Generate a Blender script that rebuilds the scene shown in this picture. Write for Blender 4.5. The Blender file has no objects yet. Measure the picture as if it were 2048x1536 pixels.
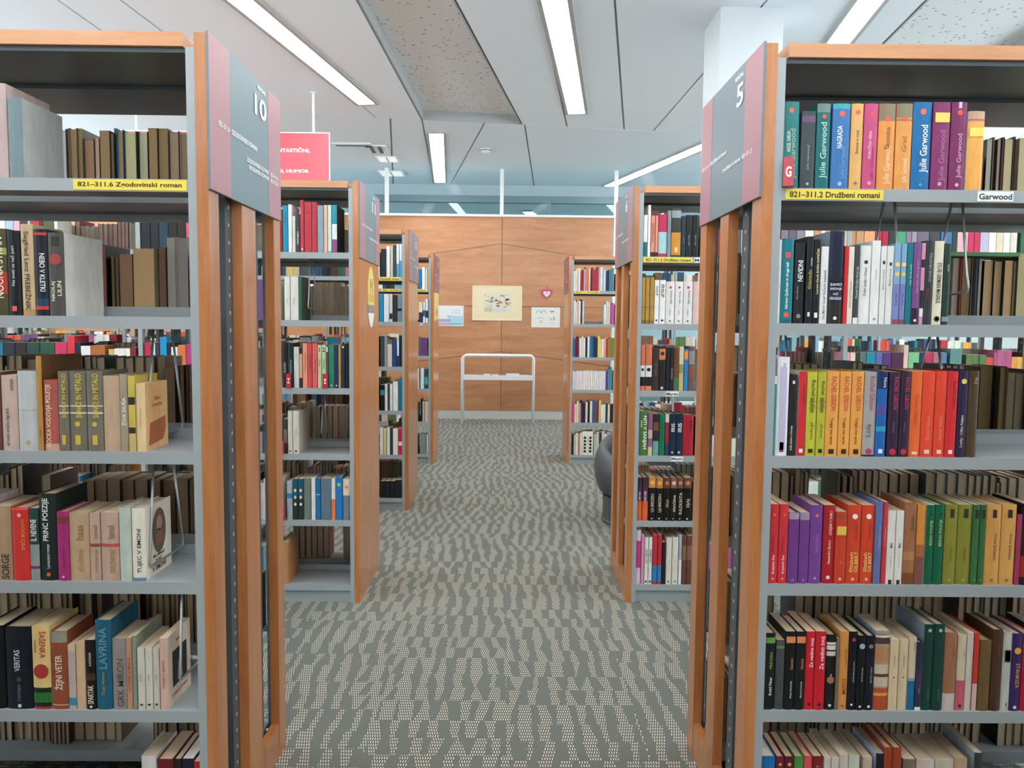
import bpy, bmesh, math, random
from mathutils import Matrix, Vector
random.seed(7)
S = bpy.context.scene
COL = S.collection
# ------------------------------------------------------------------ camera
F_PX, PITCH, YAW, ROLL = 1582.84, .0753, .0086, -.0101
def cam_axes():
    cy, sy = math.cos(YAW), math.sin(YAW)
    f = Vector((sy*math.cos(PITCH), cy*math.cos(PITCH), -math.sin(PITCH)))
    r = Vector((cy, -sy, 0)); u = r.cross(f)
    return math.cos(ROLL)*r - math.sin(ROLL)*u, math.sin(ROLL)*r + math.cos(ROLL)*u, f
CR, CU, CF = cam_axes(); EYE = Vector((0, 0, 1.5))
cam = bpy.data.cameras.new('camera'); cam.sensor_width = 36; cam.lens = F_PX*36/2048; cam.clip_start = .05
co = bpy.data.objects.new('camera', cam); COL.objects.link(co)
M3 = Matrix((CR, CU, -CF)).transposed(); co.matrix_world = Matrix.Translation(EYE) @ M3.to_4x4()
S.camera = co
# ------------------------------------------------------------------ world and exposure
W = bpy.data.worlds.new('overcast_sky'); S.world = W; W.use_nodes = True
bg = W.node_tree.nodes['Background']; bg.inputs[0].default_value = (.90, .96, 1.0, 1); bg.inputs[1].default_value = 3.6
S.view_settings.view_transform = 'Standard'; S.view_settings.look = 'None'
S.view_settings.exposure = 0.76; S.view_settings.gamma = 1; S.view_settings.use_curve_mapping = False
S.cycles.max_bounces = 8; S.cycles.diffuse_bounces = 5; S.cycles.glossy_bounces = 3; S.cycles.transparent_max_bounces = 8
S.cycles.use_denoising = True; S.cycles.sample_clamp_indirect = 6
LAMP_STRENGTH = 11.0
# ------------------------------------------------------------------ survey helpers: a photo point on a known plane -> metres
def ray(px, py): return CF + CR*((px-1024)/F_PX) - CU*((py-768)/F_PX)
def atY(px, py, Y): d = ray(px, py); return EYE + d*(Y/d.y)
def atX(px, py, X): d = ray(px, py); return EYE + d*(X/d.x)
def atZ(px, py, Z): d = ray(px, py); return EYE + d*((Z-1.5)/d.z)
def proj(P):
    d = Vector(P)-EYE; z = d.dot(CF); return 1024+F_PX*d.dot(CR)/z, 768-F_PX*d.dot(CU)/z
def lin(c): return tuple((v/12.92 if v <= .04045 else ((v+.055)/1.055)**2.4) for v in c)
def hexc(h):
    if len(h) == 3: h = ''.join(c*2 for c in h)
    return lin(tuple(int(h[i:i+2], 16)/255 for i in (0, 2, 4)))
# ------------------------------------------------------------------ materials
def nmat(name, base=None, rough=.5, metal=0, spec=.5, coat=0, emis=None):
    m = bpy.data.materials.new(name); m.use_nodes = True
    b = m.node_tree.nodes['Principled BSDF']
    if base: b.inputs['Base Color'].default_value = (*base, 1)
    b.inputs['Roughness'].default_value = rough; b.inputs['Metallic'].default_value = metal
    b.inputs['Specular IOR Level'].default_value = spec; b.inputs['Coat Weight'].default_value = coat
    b.inputs['Coat Roughness'].default_value = .15
    if emis: b.inputs['Emission Color'].default_value = (*emis[0], 1); b.inputs['Emission Strength'].default_value = emis[1]
    return m
class NT:
    def __init__(s, m): s.t = m.node_tree; s.b = s.t.nodes['Principled BSDF']
    def n(s, typ, **kw):
        nd = s.t.nodes.new(typ)
        for k, v in kw.items(): setattr(nd, k, v)
        return nd
    def l(s, a, b): s.t.links.new(a, b)
    def put(s, inp, v):
        if isinstance(v, (int, float)): inp.default_value = v
        elif isinstance(v, tuple): inp.default_value = v
        else: s.l(v, inp)
    def m(s, op, a, b=0, c=0):
        nd = s.n('ShaderNodeMath', operation=op)
        for i, v in enumerate((a, b, c)): s.put(nd.inputs[i], v)
        return nd.outputs[0]
    def mix(s, f, a, b):
        nd = s.n('ShaderNodeMix', data_type='RGBA'); s.put(nd.inputs[0], f)
        s.put(nd.inputs[6], a if not isinstance(a, tuple) else (*a[:3], 1)); s.put(nd.inputs[7], b if not isinstance(b, tuple) else (*b[:3], 1))
        return nd.outputs[2]
    def obj(s): return s.n('ShaderNodeTexCoord').outputs['Object']
    def geo(s): return s.n('ShaderNodeNewGeometry').outputs['Position']
    def mapv(s, v, scale):
        nd = s.n('ShaderNodeMapping'); s.l(v, nd.inputs[0]); nd.inputs['Scale'].default_value = scale; return nd.outputs[0]
    def noise(s, v, scale, detail=3, rough=.5, dist=0):
        nd = s.n('ShaderNodeTexNoise'); s.l(v, nd.inputs['Vector']); nd.inputs['Scale'].default_value = scale
        nd.inputs['Detail'].default_value = detail; nd.inputs['Roughness'].default_value = rough; nd.inputs['Distortion'].default_value = dist
        return nd.outputs[0]
    def rnd(s, x, y, z=0.0):
        c = s.n('ShaderNodeCombineXYZ'); s.put(c.inputs[0], x); s.put(c.inputs[1], y); s.put(c.inputs[2], z)
        w = s.n('ShaderNodeTexWhiteNoise', noise_dimensions='3D'); s.l(c.outputs[0], w.inputs['Vector']); return w.outputs['Value']
    def bump(s, h, st, dist=.002):
        b = s.n('ShaderNodeBump'); b.inputs['Strength'].default_value = st; b.inputs['Distance'].default_value = dist
        s.l(h, b.inputs['Height']); s.l(b.outputs[0], s.b.inputs['Normal'])
def wood(name, c1, c2, scale, rough=.34, coat=.25):
    m = nmat(name, rough=rough, coat=coat); n = NT(m); v = n.geo()
    g = n.noise(n.mapv(v, scale), 3.0, 6, .62, .6); fine = n.noise(n.mapv(v, tuple(q*6 for q in scale)), 6.0, 3)
    f = n.m('ADD', n.m('MULTIPLY', g, .8), n.m('MULTIPLY', fine, .25))
    f = n.m('MULTIPLY_ADD', f, 2.2, -.65); f = n.m('MINIMUM', n.m('MAXIMUM', f, 0), 1)
    base = n.mix(f, c1, c2)
    oi = n.n('ShaderNodeObjectInfo').outputs['Random']; hs = n.n('ShaderNodeHueSaturation'); n.l(base, hs.inputs['Color'])
    n.put(hs.inputs['Value'], n.m('MULTIPLY_ADD', oi, .12, .94)); n.l(hs.outputs[0], n.b.inputs['Base Color'])
    return m
M = {}
M['wood_v'] = wood('alder_vertical', hexc('c6844c'), hexc('9e5a2a'), (9, 9, .7), rough=.3, coat=.5)
M['wood_h'] = wood('alder_horizontal', hexc('cf9669'), hexc('b67a4e'), (.8, 9, 9))
M['wood_wall'] = wood('alder_veneer', hexc('d29a70'), hexc('b07248'), (.45, 3, 3.2), rough=.42, coat=.1)
M['steel'] = nmat('grey_enamel_steel', hexc('9ba2a3'), .42)
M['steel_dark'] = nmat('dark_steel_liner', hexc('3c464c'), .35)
M['white'] = nmat('white_paint', hexc('eef1f2'), .35)
M['plaster'] = nmat('ceiling_plaster', hexc('e6f3fc'), .9, spec=.1)
M['joint'] = nmat('ceiling_joint', hexc('b4bec2'), .9, spec=.1)
M['paper'] = nmat('page_edges', hexc('d3bf9d'), .9, spec=.1)
M['wire'] = nmat('wire_steel', hexc('a4abae'), .3, metal=.6)
M['alu'] = nmat('brushed_aluminium', hexc('d5d6d2'), .35, metal=.3)
M['grey_frame'] = nmat('grey_lamp_frame', hexc('a9b0b2'), .5)
M['lamp'] = nmat('lamp_diffuser', (1, 1, 1), .5, emis=((1, 1, 1), LAMP_STRENGTH))
M['panel_lamp'] = nmat('panel_diffuser', (.9, .9, .9), .5, emis=((1, 1, 1), .3))
M['leather'] = nmat('dark_leather', hexc('2c3235'), .45)
M['shell'] = nmat('grey_shell', hexc('505457'), .45)
M['mauve'] = nmat('mauve_print', hexc('a87880'), .34, coat=0, spec=.4)
M['slate'] = nmat('slate_print', hexc('6c8086'), .34, coat=0, spec=.4)
M['maroon'] = nmat('maroon_print', hexc('84505a'), .34, coat=0, spec=.4)
M['red_sign'] = nmat('red_sign_print', hexc('d0606a'), .35)
M['ink_white'] = nmat('white_lettering', hexc('f4f6f6'), .4)
M['ink_black'] = nmat('black_lettering', hexc('1c1a16'), .6)
M['tape_yellow'] = nmat('yellow_label_tape', hexc('e8d04a'), .45)
M['tape_white'] = nmat('white_label_tape', hexc('e8ebe8'), .45)
m = M['noise_steel'] = nmat('perforated_steel', rough=.4); n = NT(m); v = n.geo(); sx = n.n('ShaderNodeSeparateXYZ'); n.l(v, sx.inputs[0])
pz = n.m('SUBTRACT', n.m('FRACT', n.m('MULTIPLY', sx.outputs[2], 1/.05)), .5); d = n.m('LESS_THAN', n.m('ABSOLUTE', pz), .1)
tc = n.n('ShaderNodeTexCoord'); so = n.n('ShaderNodeSeparateXYZ'); n.l(tc.outputs['Object'], so.inputs[0])
d2 = n.m('LESS_THAN', n.m('ABSOLUTE', so.outputs[1]), .005)
n.l(n.mix(n.m('MULTIPLY', d, d2), hexc('4d585e'), hexc('c9d0d2')), n.b.inputs['Base Color'])  # pale dots paint the light showing through the post holes
m = M['acoustic'] = nmat('perforated_acoustic_board', rough=.9, spec=.1); n = NT(m); v = n.geo()
vo = n.n('ShaderNodeTexVoronoi', feature='F1'); n.l(n.mapv(v, (1, 1, 0)), vo.inputs['Vector']); vo.inputs['Scale'].default_value = 16
sp = n.m('LESS_THAN', vo.outputs['Distance'], .19)
n.l(n.mix(sp, hexc('e2eaee'), hexc('9aa3a6')), n.b.inputs['Base Color'])
def carpet():
    m = nmat('patterned_carpet', rough=.8, spec=.2); bs = m.node_tree.nodes['Principled BSDF']; bs.inputs['Sheen Weight'].default_value = .12; bs.inputs['Sheen Roughness'].default_value = .4; bs.inputs['Sheen Tint'].default_value = (.9, 1, 1, 1); n = NT(m); s = n.n('ShaderNodeSeparateXYZ'); n.l(n.geo(), s.inputs[0]); X, Y = s.outputs[0], s.outputs[1]
    tile = n.m('FLOOR', n.m('MULTIPLY', n.m('SUBTRACT', X, .017), 2.0))
    off = n.m('MULTIPLY', n.rnd(tile, 3.0), .3)
    v = n.m('DIVIDE', n.m('ADD', Y, off), .134)
    v = n.m('ADD', v, n.m('MULTIPLY', n.m('SINE', n.m('MULTIPLY', v, 2.1)), .1))
    row = n.m('FLOOR', v); t = n.m('FRACT', v); w = .037
    u = n.m('DIVIDE', n.m('ADD', X, n.m('MULTIPLY', n.rnd(row, tile, 7.0), .3)), w)
    i = n.m('FLOOR', u); fu = n.m('FRACT', u)
    a = n.rnd(i, row, 1.0); b = n.rnd(i, row, 2.0)
    bd = n.m('MULTIPLY_ADD', n.m('ADD', n.m('MULTIPLY', a, n.m('SUBTRACT', 1, t)), n.m('MULTIPLY', b, t)), .92, .04)
    side = n.m('GREATER_THAN', fu, bd)
    par = n.m('MODULO', n.m('ABSOLUTE', n.m('ADD', i, side)), 2.0); par = n.m('GREATER_THAN', par, .5)
    # woven dashes
    ry = n.m('DIVIDE', Y, .021); rr = n.m('FLOOR', ry); fy = n.m('ABSOLUTE', n.m('SUBTRACT', n.m('FRACT', ry), .5))
    rx = n.m('ADD', n.m('DIVIDE', X, .0088), n.m('MULTIPLY', n.m('MODULO', n.m('ABSOLUTE', rr), 2.0), .5)); fx = n.m('ABSOLUTE', n.m('SUBTRACT', n.m('FRACT', rx), .5))
    dash = n.m('MULTIPLY', n.m('LESS_THAN', fx, .22), n.m('LESS_THAN', fy, .36))
    nz = n.noise(n.geo(), 260, 2); tone = n.noise(n.geo(), 5, 2)
    base = n.mix(nz, hexc('5c605a'), hexc('6e726b'))
    dots = n.mix(dash, hexc('545a55'), n.mix(tone, hexc('d8d4c4'), hexc('cdbfa8')))
    n.l(n.mix(par, base, dots), n.b.inputs['Base Color']); n.bump(n.m('ADD', nz, n.m('MULTIPLY', dash, par)), .3, .002)
    return m
M['carpet'] = carpet()
def bookmat(name, rough, coat):
    m = nmat(name, rough=rough, coat=coat); n = NT(m); a = n.n('ShaderNodeAttribute', attribute_name='tint')
    ns = n.noise(n.mapv(n.obj(), (40, 40, 14)), 1.0, 3); f = n.m('MULTIPLY_ADD', ns, .5, .75)
    mx = n.n('ShaderNodeVectorMath', operation='SCALE'); n.l(a.outputs['Color'], mx.inputs[0]); n.l(f, mx.inputs['Scale']); n.l(mx.outputs[0], n.b.inputs['Base Color'])
    return m
M['cover'] = bookmat('printed_book_cover', .45, .0); M['cover'].node_tree.nodes['Principled BSDF'].inputs['Specular IOR Level'].default_value = .3
M['print'] = nmat('printed_artwork', rough=.7, spec=.2); n = NT(M['print']); n.l(n.n('ShaderNodeAttribute', attribute_name='tint').outputs['Color'], n.b.inputs['Base Color'])
m = M['pages'] = nmat('book_pages', rough=.9, spec=.1); n = NT(m); a = n.n('ShaderNodeAttribute', attribute_name='tint')
ln = n.noise(n.mapv(n.obj(), (900, 25, 5)), 1.0, 2); f = n.m('MULTIPLY_ADD', ln, .3, .8)
mx = n.n('ShaderNodeVectorMath', operation='SCALE'); n.l(a.outputs['Color'], mx.inputs[0]); n.l(f, mx.inputs['Scale']); n.l(mx.outputs[0], n.b.inputs['Base Color'])
def glass(name, tint, t):
    m = bpy.data.materials.new(name); m.use_nodes = True; T = m.node_tree; T.nodes.clear(); o = T.nodes.new('ShaderNodeOutputMaterial')
    tr = T.nodes.new('ShaderNodeBsdfTransparent'); tr.inputs[0].default_value = (*tint, 1); gl = T.nodes.new('ShaderNodeBsdfGlossy'); gl.inputs['Roughness'].default_value = .03
    mx = T.nodes.new('ShaderNodeMixShader'); mx.inputs[0].default_value = t; T.links.new(tr.outputs[0], mx.inputs[1]); T.links.new(gl.outputs[0], mx.inputs[2]); T.links.new(mx.outputs[0], o.inputs[0]); return m
M['glass'] = glass('clear_glass', (.98, .99, .99), .004); M['glass_teal'] = glass('teal_glass', (.80, .93, .95), .03)
# ------------------------------------------------------------------ object helpers
inkcache = {}
def ink(h):
    if h not in inkcache: inkcache[h] = nmat('ink_'+h, hexc(h), .55)
    return inkcache[h]
def mesh(name, V, Fc, mat, cols=None, smooth=False):
    me = bpy.data.meshes.new(name); me.from_pydata([tuple(v) for v in V], [], Fc); me.materials.append(mat)
    if cols:
        at = me.attributes.new('tint', 'FLOAT_COLOR', 'FACE')
        flat = []
        for c in cols: flat += [c[0], c[1], c[2], 1]
        at.data.foreach_set('color', flat)
    if smooth: me.polygons.foreach_set('use_smooth', [True]*len(me.polygons))
    me.update(); return me
def link(name, me, parent=None, loc=(0, 0, 0)):
    o = bpy.data.objects.new(name, me); COL.objects.link(o); o.location = loc
    if parent: o.parent = parent
    return o
def tag(o, label=None, cat=None, group=None, kind=None):
    if label: o['label'] = label
    if cat: o['category'] = cat
    if group: o['group'] = group
    if kind: o['kind'] = kind
    return o
def empty(name, loc, label=None, cat=None, group=None, rz=0):
    o = bpy.data.objects.new(name, None); COL.objects.link(o); o.location = loc; o.rotation_euler = (0, 0, rz); o.empty_display_size = .05
    return tag(o, label, cat, group)
BF = [(0, 3, 2, 1), (4, 5, 6, 7), (0, 1, 5, 4), (1, 2, 6, 5), (2, 3, 7, 6), (3, 0, 4, 7)]  # bottom top front right back left
class MB:
    def __init__(s): s.V = []; s.F = []; s.C = []
    def box(s, x0, x1, y0, y1, z0, z1, c=None):
        k = len(s.V); s.V += [(x0, y0, z0), (x1, y0, z0), (x1, y1, z0), (x0, y1, z0), (x0, y0, z1), (x1, y0, z1), (x1, y1, z1), (x0, y1, z1)]
        s.F += [tuple(k+i for i in f) for f in BF]
        if c is not None: s.C += (c if isinstance(c, list) else [c]*6)
        return s
    def poly(s, pts, z0, z1, c=None):   # vertical prism of a plan polygon (ccw)
        k = len(s.V); n = len(pts); s.V += [(p[0], p[1], z0) for p in pts]+[(p[0], p[1], z1) for p in pts]
        s.F.append(tuple(k+i for i in reversed(range(n)))); s.F.append(tuple(k+n+i for i in range(n)))
        for i in range(n): j = (i+1) % n; s.F.append((k+i, k+j, k+n+j, k+n+i))
        return s
    def face(s, pts, c=None):
        k = len(s.V); s.V += [tuple(p) for p in pts]; s.F.append(tuple(range(k, k+len(pts))))
        if c is not None: s.C.append(c)
        return s
    def slab(s, pts, nrm, c=None):    # planar polygon given thickness along nrm
        k = len(s.V); n = len(pts); N = Vector(nrm); s.V += [tuple(p) for p in pts]+[tuple(Vector(p)+N) for p in pts]
        f = [tuple(k+i for i in reversed(range(n))), tuple(k+n+i for i in range(n))]
        for i in range(n): j = (i+1) % n; f.append((k+i, k+j, k+n+j, k+n+i))
        s.F += f
        if c is not None: s.C += [c]*len(f)
        return s
    def tube(s, pts, r, seg=6, closed=False):
        P = [Vector(p) for p in pts]; n = len(P); k = len(s.V)
        for i in range(n):
            a = P[i-1] if (i or closed) else P[i]; b = P[(i+1) % n] if (i < n-1 or closed) else P[i]
            t = (b-a).normalized(); up = Vector((1, 0, 0)) if abs(t.x) < .9 else Vector((0, 0, 1)); e1 = t.cross(up).normalized(); e2 = t.cross(e1)
            for q in range(seg): an = 2*math.pi*q/seg; s.V.append(tuple(P[i]+e1*math.cos(an)*r+e2*math.sin(an)*r))
        for i in range(n if closed else n-1):
            for q in range(seg):
                a = k+i*seg+q; b = k+i*seg+(q+1) % seg; c2 = k+((i+1) % n)*seg+(q+1) % seg; d = k+((i+1) % n)*seg+q; s.F.append((a, b, c2, d))
        if not closed: s.F.append(tuple(k+q for q in reversed(range(seg)))); s.F.append(tuple(k+(n-1)*seg+q for q in range(seg)))
        return s
    def lathe(s, prof, seg=24, cx=0, cy=0):
        k = len(s.V)
        for r, z in prof:
            for q in range(seg): an = 2*math.pi*q/seg; s.V.append((cx+r*math.cos(an), cy+r*math.sin(an), z))
        for i in range(len(prof)-1):
            for q in range(seg): s.F.append((k+i*seg+q, k+i*seg+(q+1) % seg, k+(i+1)*seg+(q+1) % seg, k+(i+1)*seg+q))
        s.F.append(tuple(k+q for q in reversed(range(seg)))); s.F.append(tuple(k+(len(prof)-1)*seg+q for q in range(seg)))
        return s
    def build(s, name, mat, parent=None, loc=(0, 0, 0), smooth=False):
        return link(name, mesh(name, s.V, s.F, mat, s.C or None, smooth), parent, loc)
def struct(o, kind='structure'): o['kind'] = kind; return o
def rbox(name, sx, sy, sz, r, mat, parent=None, loc=(0, 0, 0), seg=3):   # rounded box, centred on loc in x,y, base at loc.z
    bm = bmesh.new(); bmesh.ops.create_cube(bm, size=1)
    for v in bm.verts: v.co = Vector((v.co.x*sx, v.co.y*sy, (v.co.z+.5)*sz))
    bmesh.ops.bevel(bm, geom=bm.edges[:], offset=r, segments=seg, affect='EDGES', profile=.6)
    me = bpy.data.meshes.new(name); bm.to_mesh(me); bm.free(); me.materials.append(mat); me.polygons.foreach_set('use_smooth', [True]*len(me.polygons))
    return link(name, me, parent, loc)
tcache = {}
def glyphs(txt, bold=.012):
    key = (txt, bold)
    if key not in tcache:
        c = bpy.data.curves.new('t', 'FONT'); c.body = txt; c.resolution_u = 3; c.offset = bold; c.space_line = 1.0
        o = bpy.data.objects.new('t', c); me = bpy.data.meshes.new_from_object(o)
        V = [v.co.copy() for v in me.vertices]; Fc = [tuple(p.vertices) for p in me.polygons]
        bpy.data.objects.remove(o); bpy.data.curves.remove(c); bpy.data.meshes.remove(me)
        if V:
            x0 = min(v.x for v in V); x1 = max(v.x for v in V); y0 = min(v.y for v in V); y1 = max(v.y for v in V)
        else: x0 = y0 = 0; x1 = y1 = 1
        tcache[key] = (V, Fc, x0, x1, y0, y1)
    return tcache[key]
def text(name, txt, origin, ax, up, length, height, mat, parent=None, bold=.012, lim=1.7, exact=False):
    """lettering centred on origin, reading along ax; the letters' tops point along up"""
    V, Fc, x0, x1, y0, y1 = glyphs(txt, bold); sx = length/(x1-x0); sy = height/(y1-y0)
    if not exact:
        if sx > sy*1.15: sx = sy*1.15
        if sy > sx*lim: sy = sx*lim
    ax = Vector(ax); up = Vector(up); o = Vector(origin); cx = (x0+x1)/2; cy = (y0+y1)/2
    P = [o+ax*((v.x-cx)*sx)+up*((v.y-cy)*sy) for v in V]
    return link(name, mesh(name, P, Fc, mat), parent)
# ------------------------------------------------------------------ the room shell
HC = 3.9; WALL_Y = 12.48
f = struct(MB().box(-9, 9, -5, 22, -.1, 0).build('floor', M['carpet'])); f['label'] = 'grey green carpet woven with rows of dashed wedges'
wf = empty('wall_far', (0, WALL_Y, 0)); struct(wf)
MB().box(-9, 1.66, .03, .12, 0, 3.165).build('backing_board', M['joint'], wf)
def clip(poly, a, b, keep_left):
    """keep the part of poly left (or right) of line a->b, set back by half a joint"""
    ax, ay = a; dx, dy = b[0]-a[0], b[1]-a[1]; L = math.hypot(dx, dy); out = []
    def side(p):
        q = ((p[1]-ay)*dx-(p[0]-ax)*dy)/L
        return (q if keep_left else -q)-clip.gap
    for i in range(len(poly)):
        p, q = poly[i], poly[(i+1) % len(poly)]; sp, sq = side(p), side(q)
        if sp >= 0: out.append(p)
        if (sp >= 0) != (sq >= 0): t = sp/(sp-sq); out.append((p[0]+(q[0]-p[0])*t, p[1]+(q[1]-p[1])*t))
    return out
def area(p): return sum(p[i][0]*p[(i+1) % len(p)][1]-p[(i+1) % len(p)][0]*p[i][1] for i in range(len(p)))/2
def cut(polys, a, b):
    out = []
    for p in polys:
        for k in (True, False):
            q = clip(p, a, b, k)
            if len(q) > 2 and abs(area(q)) > .005: out.append(q)
    return out
# far wall veneer panels (cut in the wall's own X,Z plane)
clip.gap = .004
for xa, xb in ((-7.3, -4.9), (-4.9, -2.5), (-2.5, -.07), (-.07, 1.66)):
    mid = 1 if xa == -.07 else (-1 if xa == -2.5 else (1 if xa == -4.9 else -1))
    xr = xa if mid == 1 else xb; sl = -.15 if mid == 1 else .15       # roof-shaped seams meeting at x=-.07
    P = [[(xa+.004, .135), (xb-.004, .135), (xb-.004, 3.165), (xa+.004, 3.165)]]
    for z0, s_ in ((2.75, sl), (1.775, 0), (1.07, sl*.85)):
        P = cut(P, (xr-3, z0-3*s_), (xr+3, z0+3*s_))
    for q in P:
        pts = [(p[0], .03, p[1]) for p in q]
        if area(q) < 0: pts.reverse()
        struct(MB().slab(pts, (0, -.03, 0)).build('wood_panel', M['wood_wall'], wf))
MB().box(-9, 1.66, -.01, .03, .0, .13).build('metal_skirting', M['alu'], wf)
MB().box(-9, -7.3, 0, .03, .13, 3.165).build('side_board', M['white'], wf)
MB().box(-9, 1.74, -.03, .12, 3.165, 3.2).build('top_rail', M['white'], wf)
for x in (-7.2, -5.4, -3.6, -1.87, -.08, 1.70):
    MB().box(x-.028, x+.028, 0, .06, 3.2 if x < 1.6 else 0, HC-.002).build('glazing_post', M['white'], wf)
g = struct(MB().box(-9, 1.66, .045, .053, 3.2, HC-.02).build('window_1', M['glass'])); g.location = (0, WALL_Y, 0)
# glazed end of the far wall, right of the corner post
w2 = empty('window_2', (0, WALL_Y, 0)); struct(w2)
MB().box(1.73, 9, .0, .1, 0, .3).build('window_sill', M['white'], w2)
for x in (3.4, 5.1, 6.8, 8.5): MB().box(x-.03, x+.03, 0, .08, .3, HC).build('window_mullion', M['white'], w2)
MB().box(1.73, 9, .04, .05, .3, HC).build('window_pane', M['glass'], w2)
# side and rear walls with windows
def window_wall(name, n, p0, p1, head=3.6, sill=1.5, step=2.2, start=3):
    e = empty(name, (p0[0], p0[1], 0)); struct(e); dx, dy = p1[0]-p0[0], p1[1]-p0[1]; L = math.hypot(dx, dy); e.rotation_euler = (0, 0, math.atan2(dy, dx))
    MB().box(0, L, 0, .2, 0, sill).build('parapet', M['white'], e); MB().box(0, L, 0, .2, head, HC+.2).build('lintel', M['white'], e)
    k = int(L/step)
    for i in range(k+1): MB().box(i*L/k-.06, i*L/k+.06, .02, .18, sill, head).build('window_mullion', M['white'], e)
    MB().box(0, L, .09, .1, sill, head).build('window_pane', M['glass'], e)
window_wall('wall_left', 1, (-7.2, -5), (-7.2, 22)); window_wall('wall_right', 2, (7.2, 22), (7.2, -5)); window_wall('wall_back', 3, (9, -5), (-9, -5))
struct(MB().box(-9, 9, 22, 22.2, 0, 4.1).build('wall_end', M['white']))
# ceiling: backing, plaster panels cut by their joints, recesses of perforated board
ce = empty('ceiling', (0, 0, HC)); struct(ce)
clip.gap = .011
TJ = ((-2.63, 9.368), (2.403, 10.073))
L_near = [((-3.398, 6.19), (-3.389, 6.795)), ((-2.92, 6.17), (-2.885, 6.777)), ((-2.069, 6.141), (-1.643, 8.869)), ((-1.136, 6.11), (-1.017, 9.605)),
          ((-.4, 6.086), (.187, 9.832)), ((.231, 6.065), (.724, 9.854)), ((.782, 6.046), (1.426, 9.894)), ((1.904, 6.0), (1.803, 9.975)), ((3.06, 5.97), (3.165, 6.844)), ((4.4, 5), (4.5, 8)), ((6.4, 5), (6.4, 8)), ((-5.2, 5), (-5.2, 8)), ((-7, 5), (-7, 8))]
L_far = [((-1.39, 9.6), (-1.933, 13.641)), ((-1.023, 9.723), (-1.244, 13.597)), ((-.307, 9.881), (-.921, 13.576)), ((.212, 9.88), (.468, 13.967)), ((2.95, 9.9), (1.74, 13.93)), ((5, 10), (4.2, 13.9)), ((-3.2, 9.4), (-4.0, 13.9)), ((-5.6, 9.4), (-6.0, 13.9))]
def is_recess(c): return 2.4 < c[1] < 9.3 and (abs(c[0]+.55) < .42 or 3.3 < c[0] < 4.4)
RZ = .11
def cells(gap):
    clip.gap = gap
    near = cut([[(-9, -5), (9, -5), (9, 13.93), (-9, 13.93)]], *TJ)
    zn = [p for p in near if min(q[1] for q in p) < 0]; zf = [p for p in near if min(q[1] for q in p) > 0]
    zn = cut(zn, (-9, 2.4), (9, 2.6))
    for a, b in L_near: zn = cut(zn, a, b)
    for a, b in L_far: zf = cut(zf, a, b)
    out = zn+zf
    for p in out:
        if area(p) < 0: p.reverse()
    return [(p, (sum(q[0] for q in p)/len(p), sum(q[1] for q in p)/len(p))) for p in out]
for p, c in cells(.010):
    if is_recess(c):
        struct(MB().poly(p, RZ, RZ+.03).build('acoustic_panel', M['acoustic'], ce))
        mb = MB()
        for i in range(len(p)):
            a, b = Vector((*p[i], 0)), Vector((*p[(i+1) % len(p)], 0)); mb.slab([a, b, b+Vector((0, 0, RZ)), a+Vector((0, 0, RZ))], (b-a).cross(Vector((0, 0, -1))).normalized()*.012)
        struct(mb.build('recess_upstand', M['grey_frame'], ce))
    else: struct(MB().poly(p, 0, .012).build('ceiling_panel', M['plaster'], ce))
bk = MB()
for p, c in cells(-.002):
    if not is_recess(c): bk.poly(p, .0125, .03)
bk.build('joint_backing', M['joint'], ce)['kind'] = 'structure'
MB().box(-9, 9, -5, 13.93, RZ+.031, RZ+.1).build('ceiling_slab', M['joint'], ce)
# beyond the glazing: sloped soffit, beam, teal glass partition and the next hall
MB().slab([(-9, 13.93, 0), (9, 13.93, 0), (9, 14.3, -.12), (-9, 14.3, -.12)], (0, 0, .02)).build('sloped_soffit', M['plaster'], ce)
MB().box(-9, 9, 14.3, 14.42, -.24, .1).build('ceiling_beam', nmat('blue_grey_beam', hexc('7c9199'), .6), ce)
MB().box(-9, 9, 14.42, 22, 0, .02).build('next_hall_ceiling', M['plaster'], ce)
w4 = empty('window_4', (0, 14.36, 0)); struct(w4)
MB().box(-9, 9, 0, .01, 0, 3.66).build('window_pane', M['glass_teal'], w4)
for x in (-5.2, -2.2, .75, 3.8): MB().box(x-.03, x+.03, -.03, .04, 0, 3.66).build('window_mullion', nmat('teal_frame', hexc('7f959b'), .5), w4)
for i, (x, y, rz) in enumerate(((-3.2, 17.2, .2), (.6, 17.6, -.25), (3.4, 17.0, .5))):
    e = empty('ceiling_light', (x, y, HC), ('short lit strip seen through the teal glass above the wood wall', 'small bright strip in the hall beyond, above the wall print', 'bright slanting strip in the far hall above the corner post')[i], 'light', 'strip lights in the hall beyond', rz)
    MB().box(-.12, .12, -.7, .7, -.03, 0).build('frame', M['grey_frame'], e); MB().box(-.1, .1, -.68, .68, -.035, -.03).build('diffuser', M['lamp'], e)
# column
c = struct(MB().box(1.597, 2.075, 6.145, 6.63, 0, HC).build('column', nmat('column_paint', hexc('c6cfd4'), .7))); c['label'] = 'square white column rising behind bookcase 6'
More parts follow.
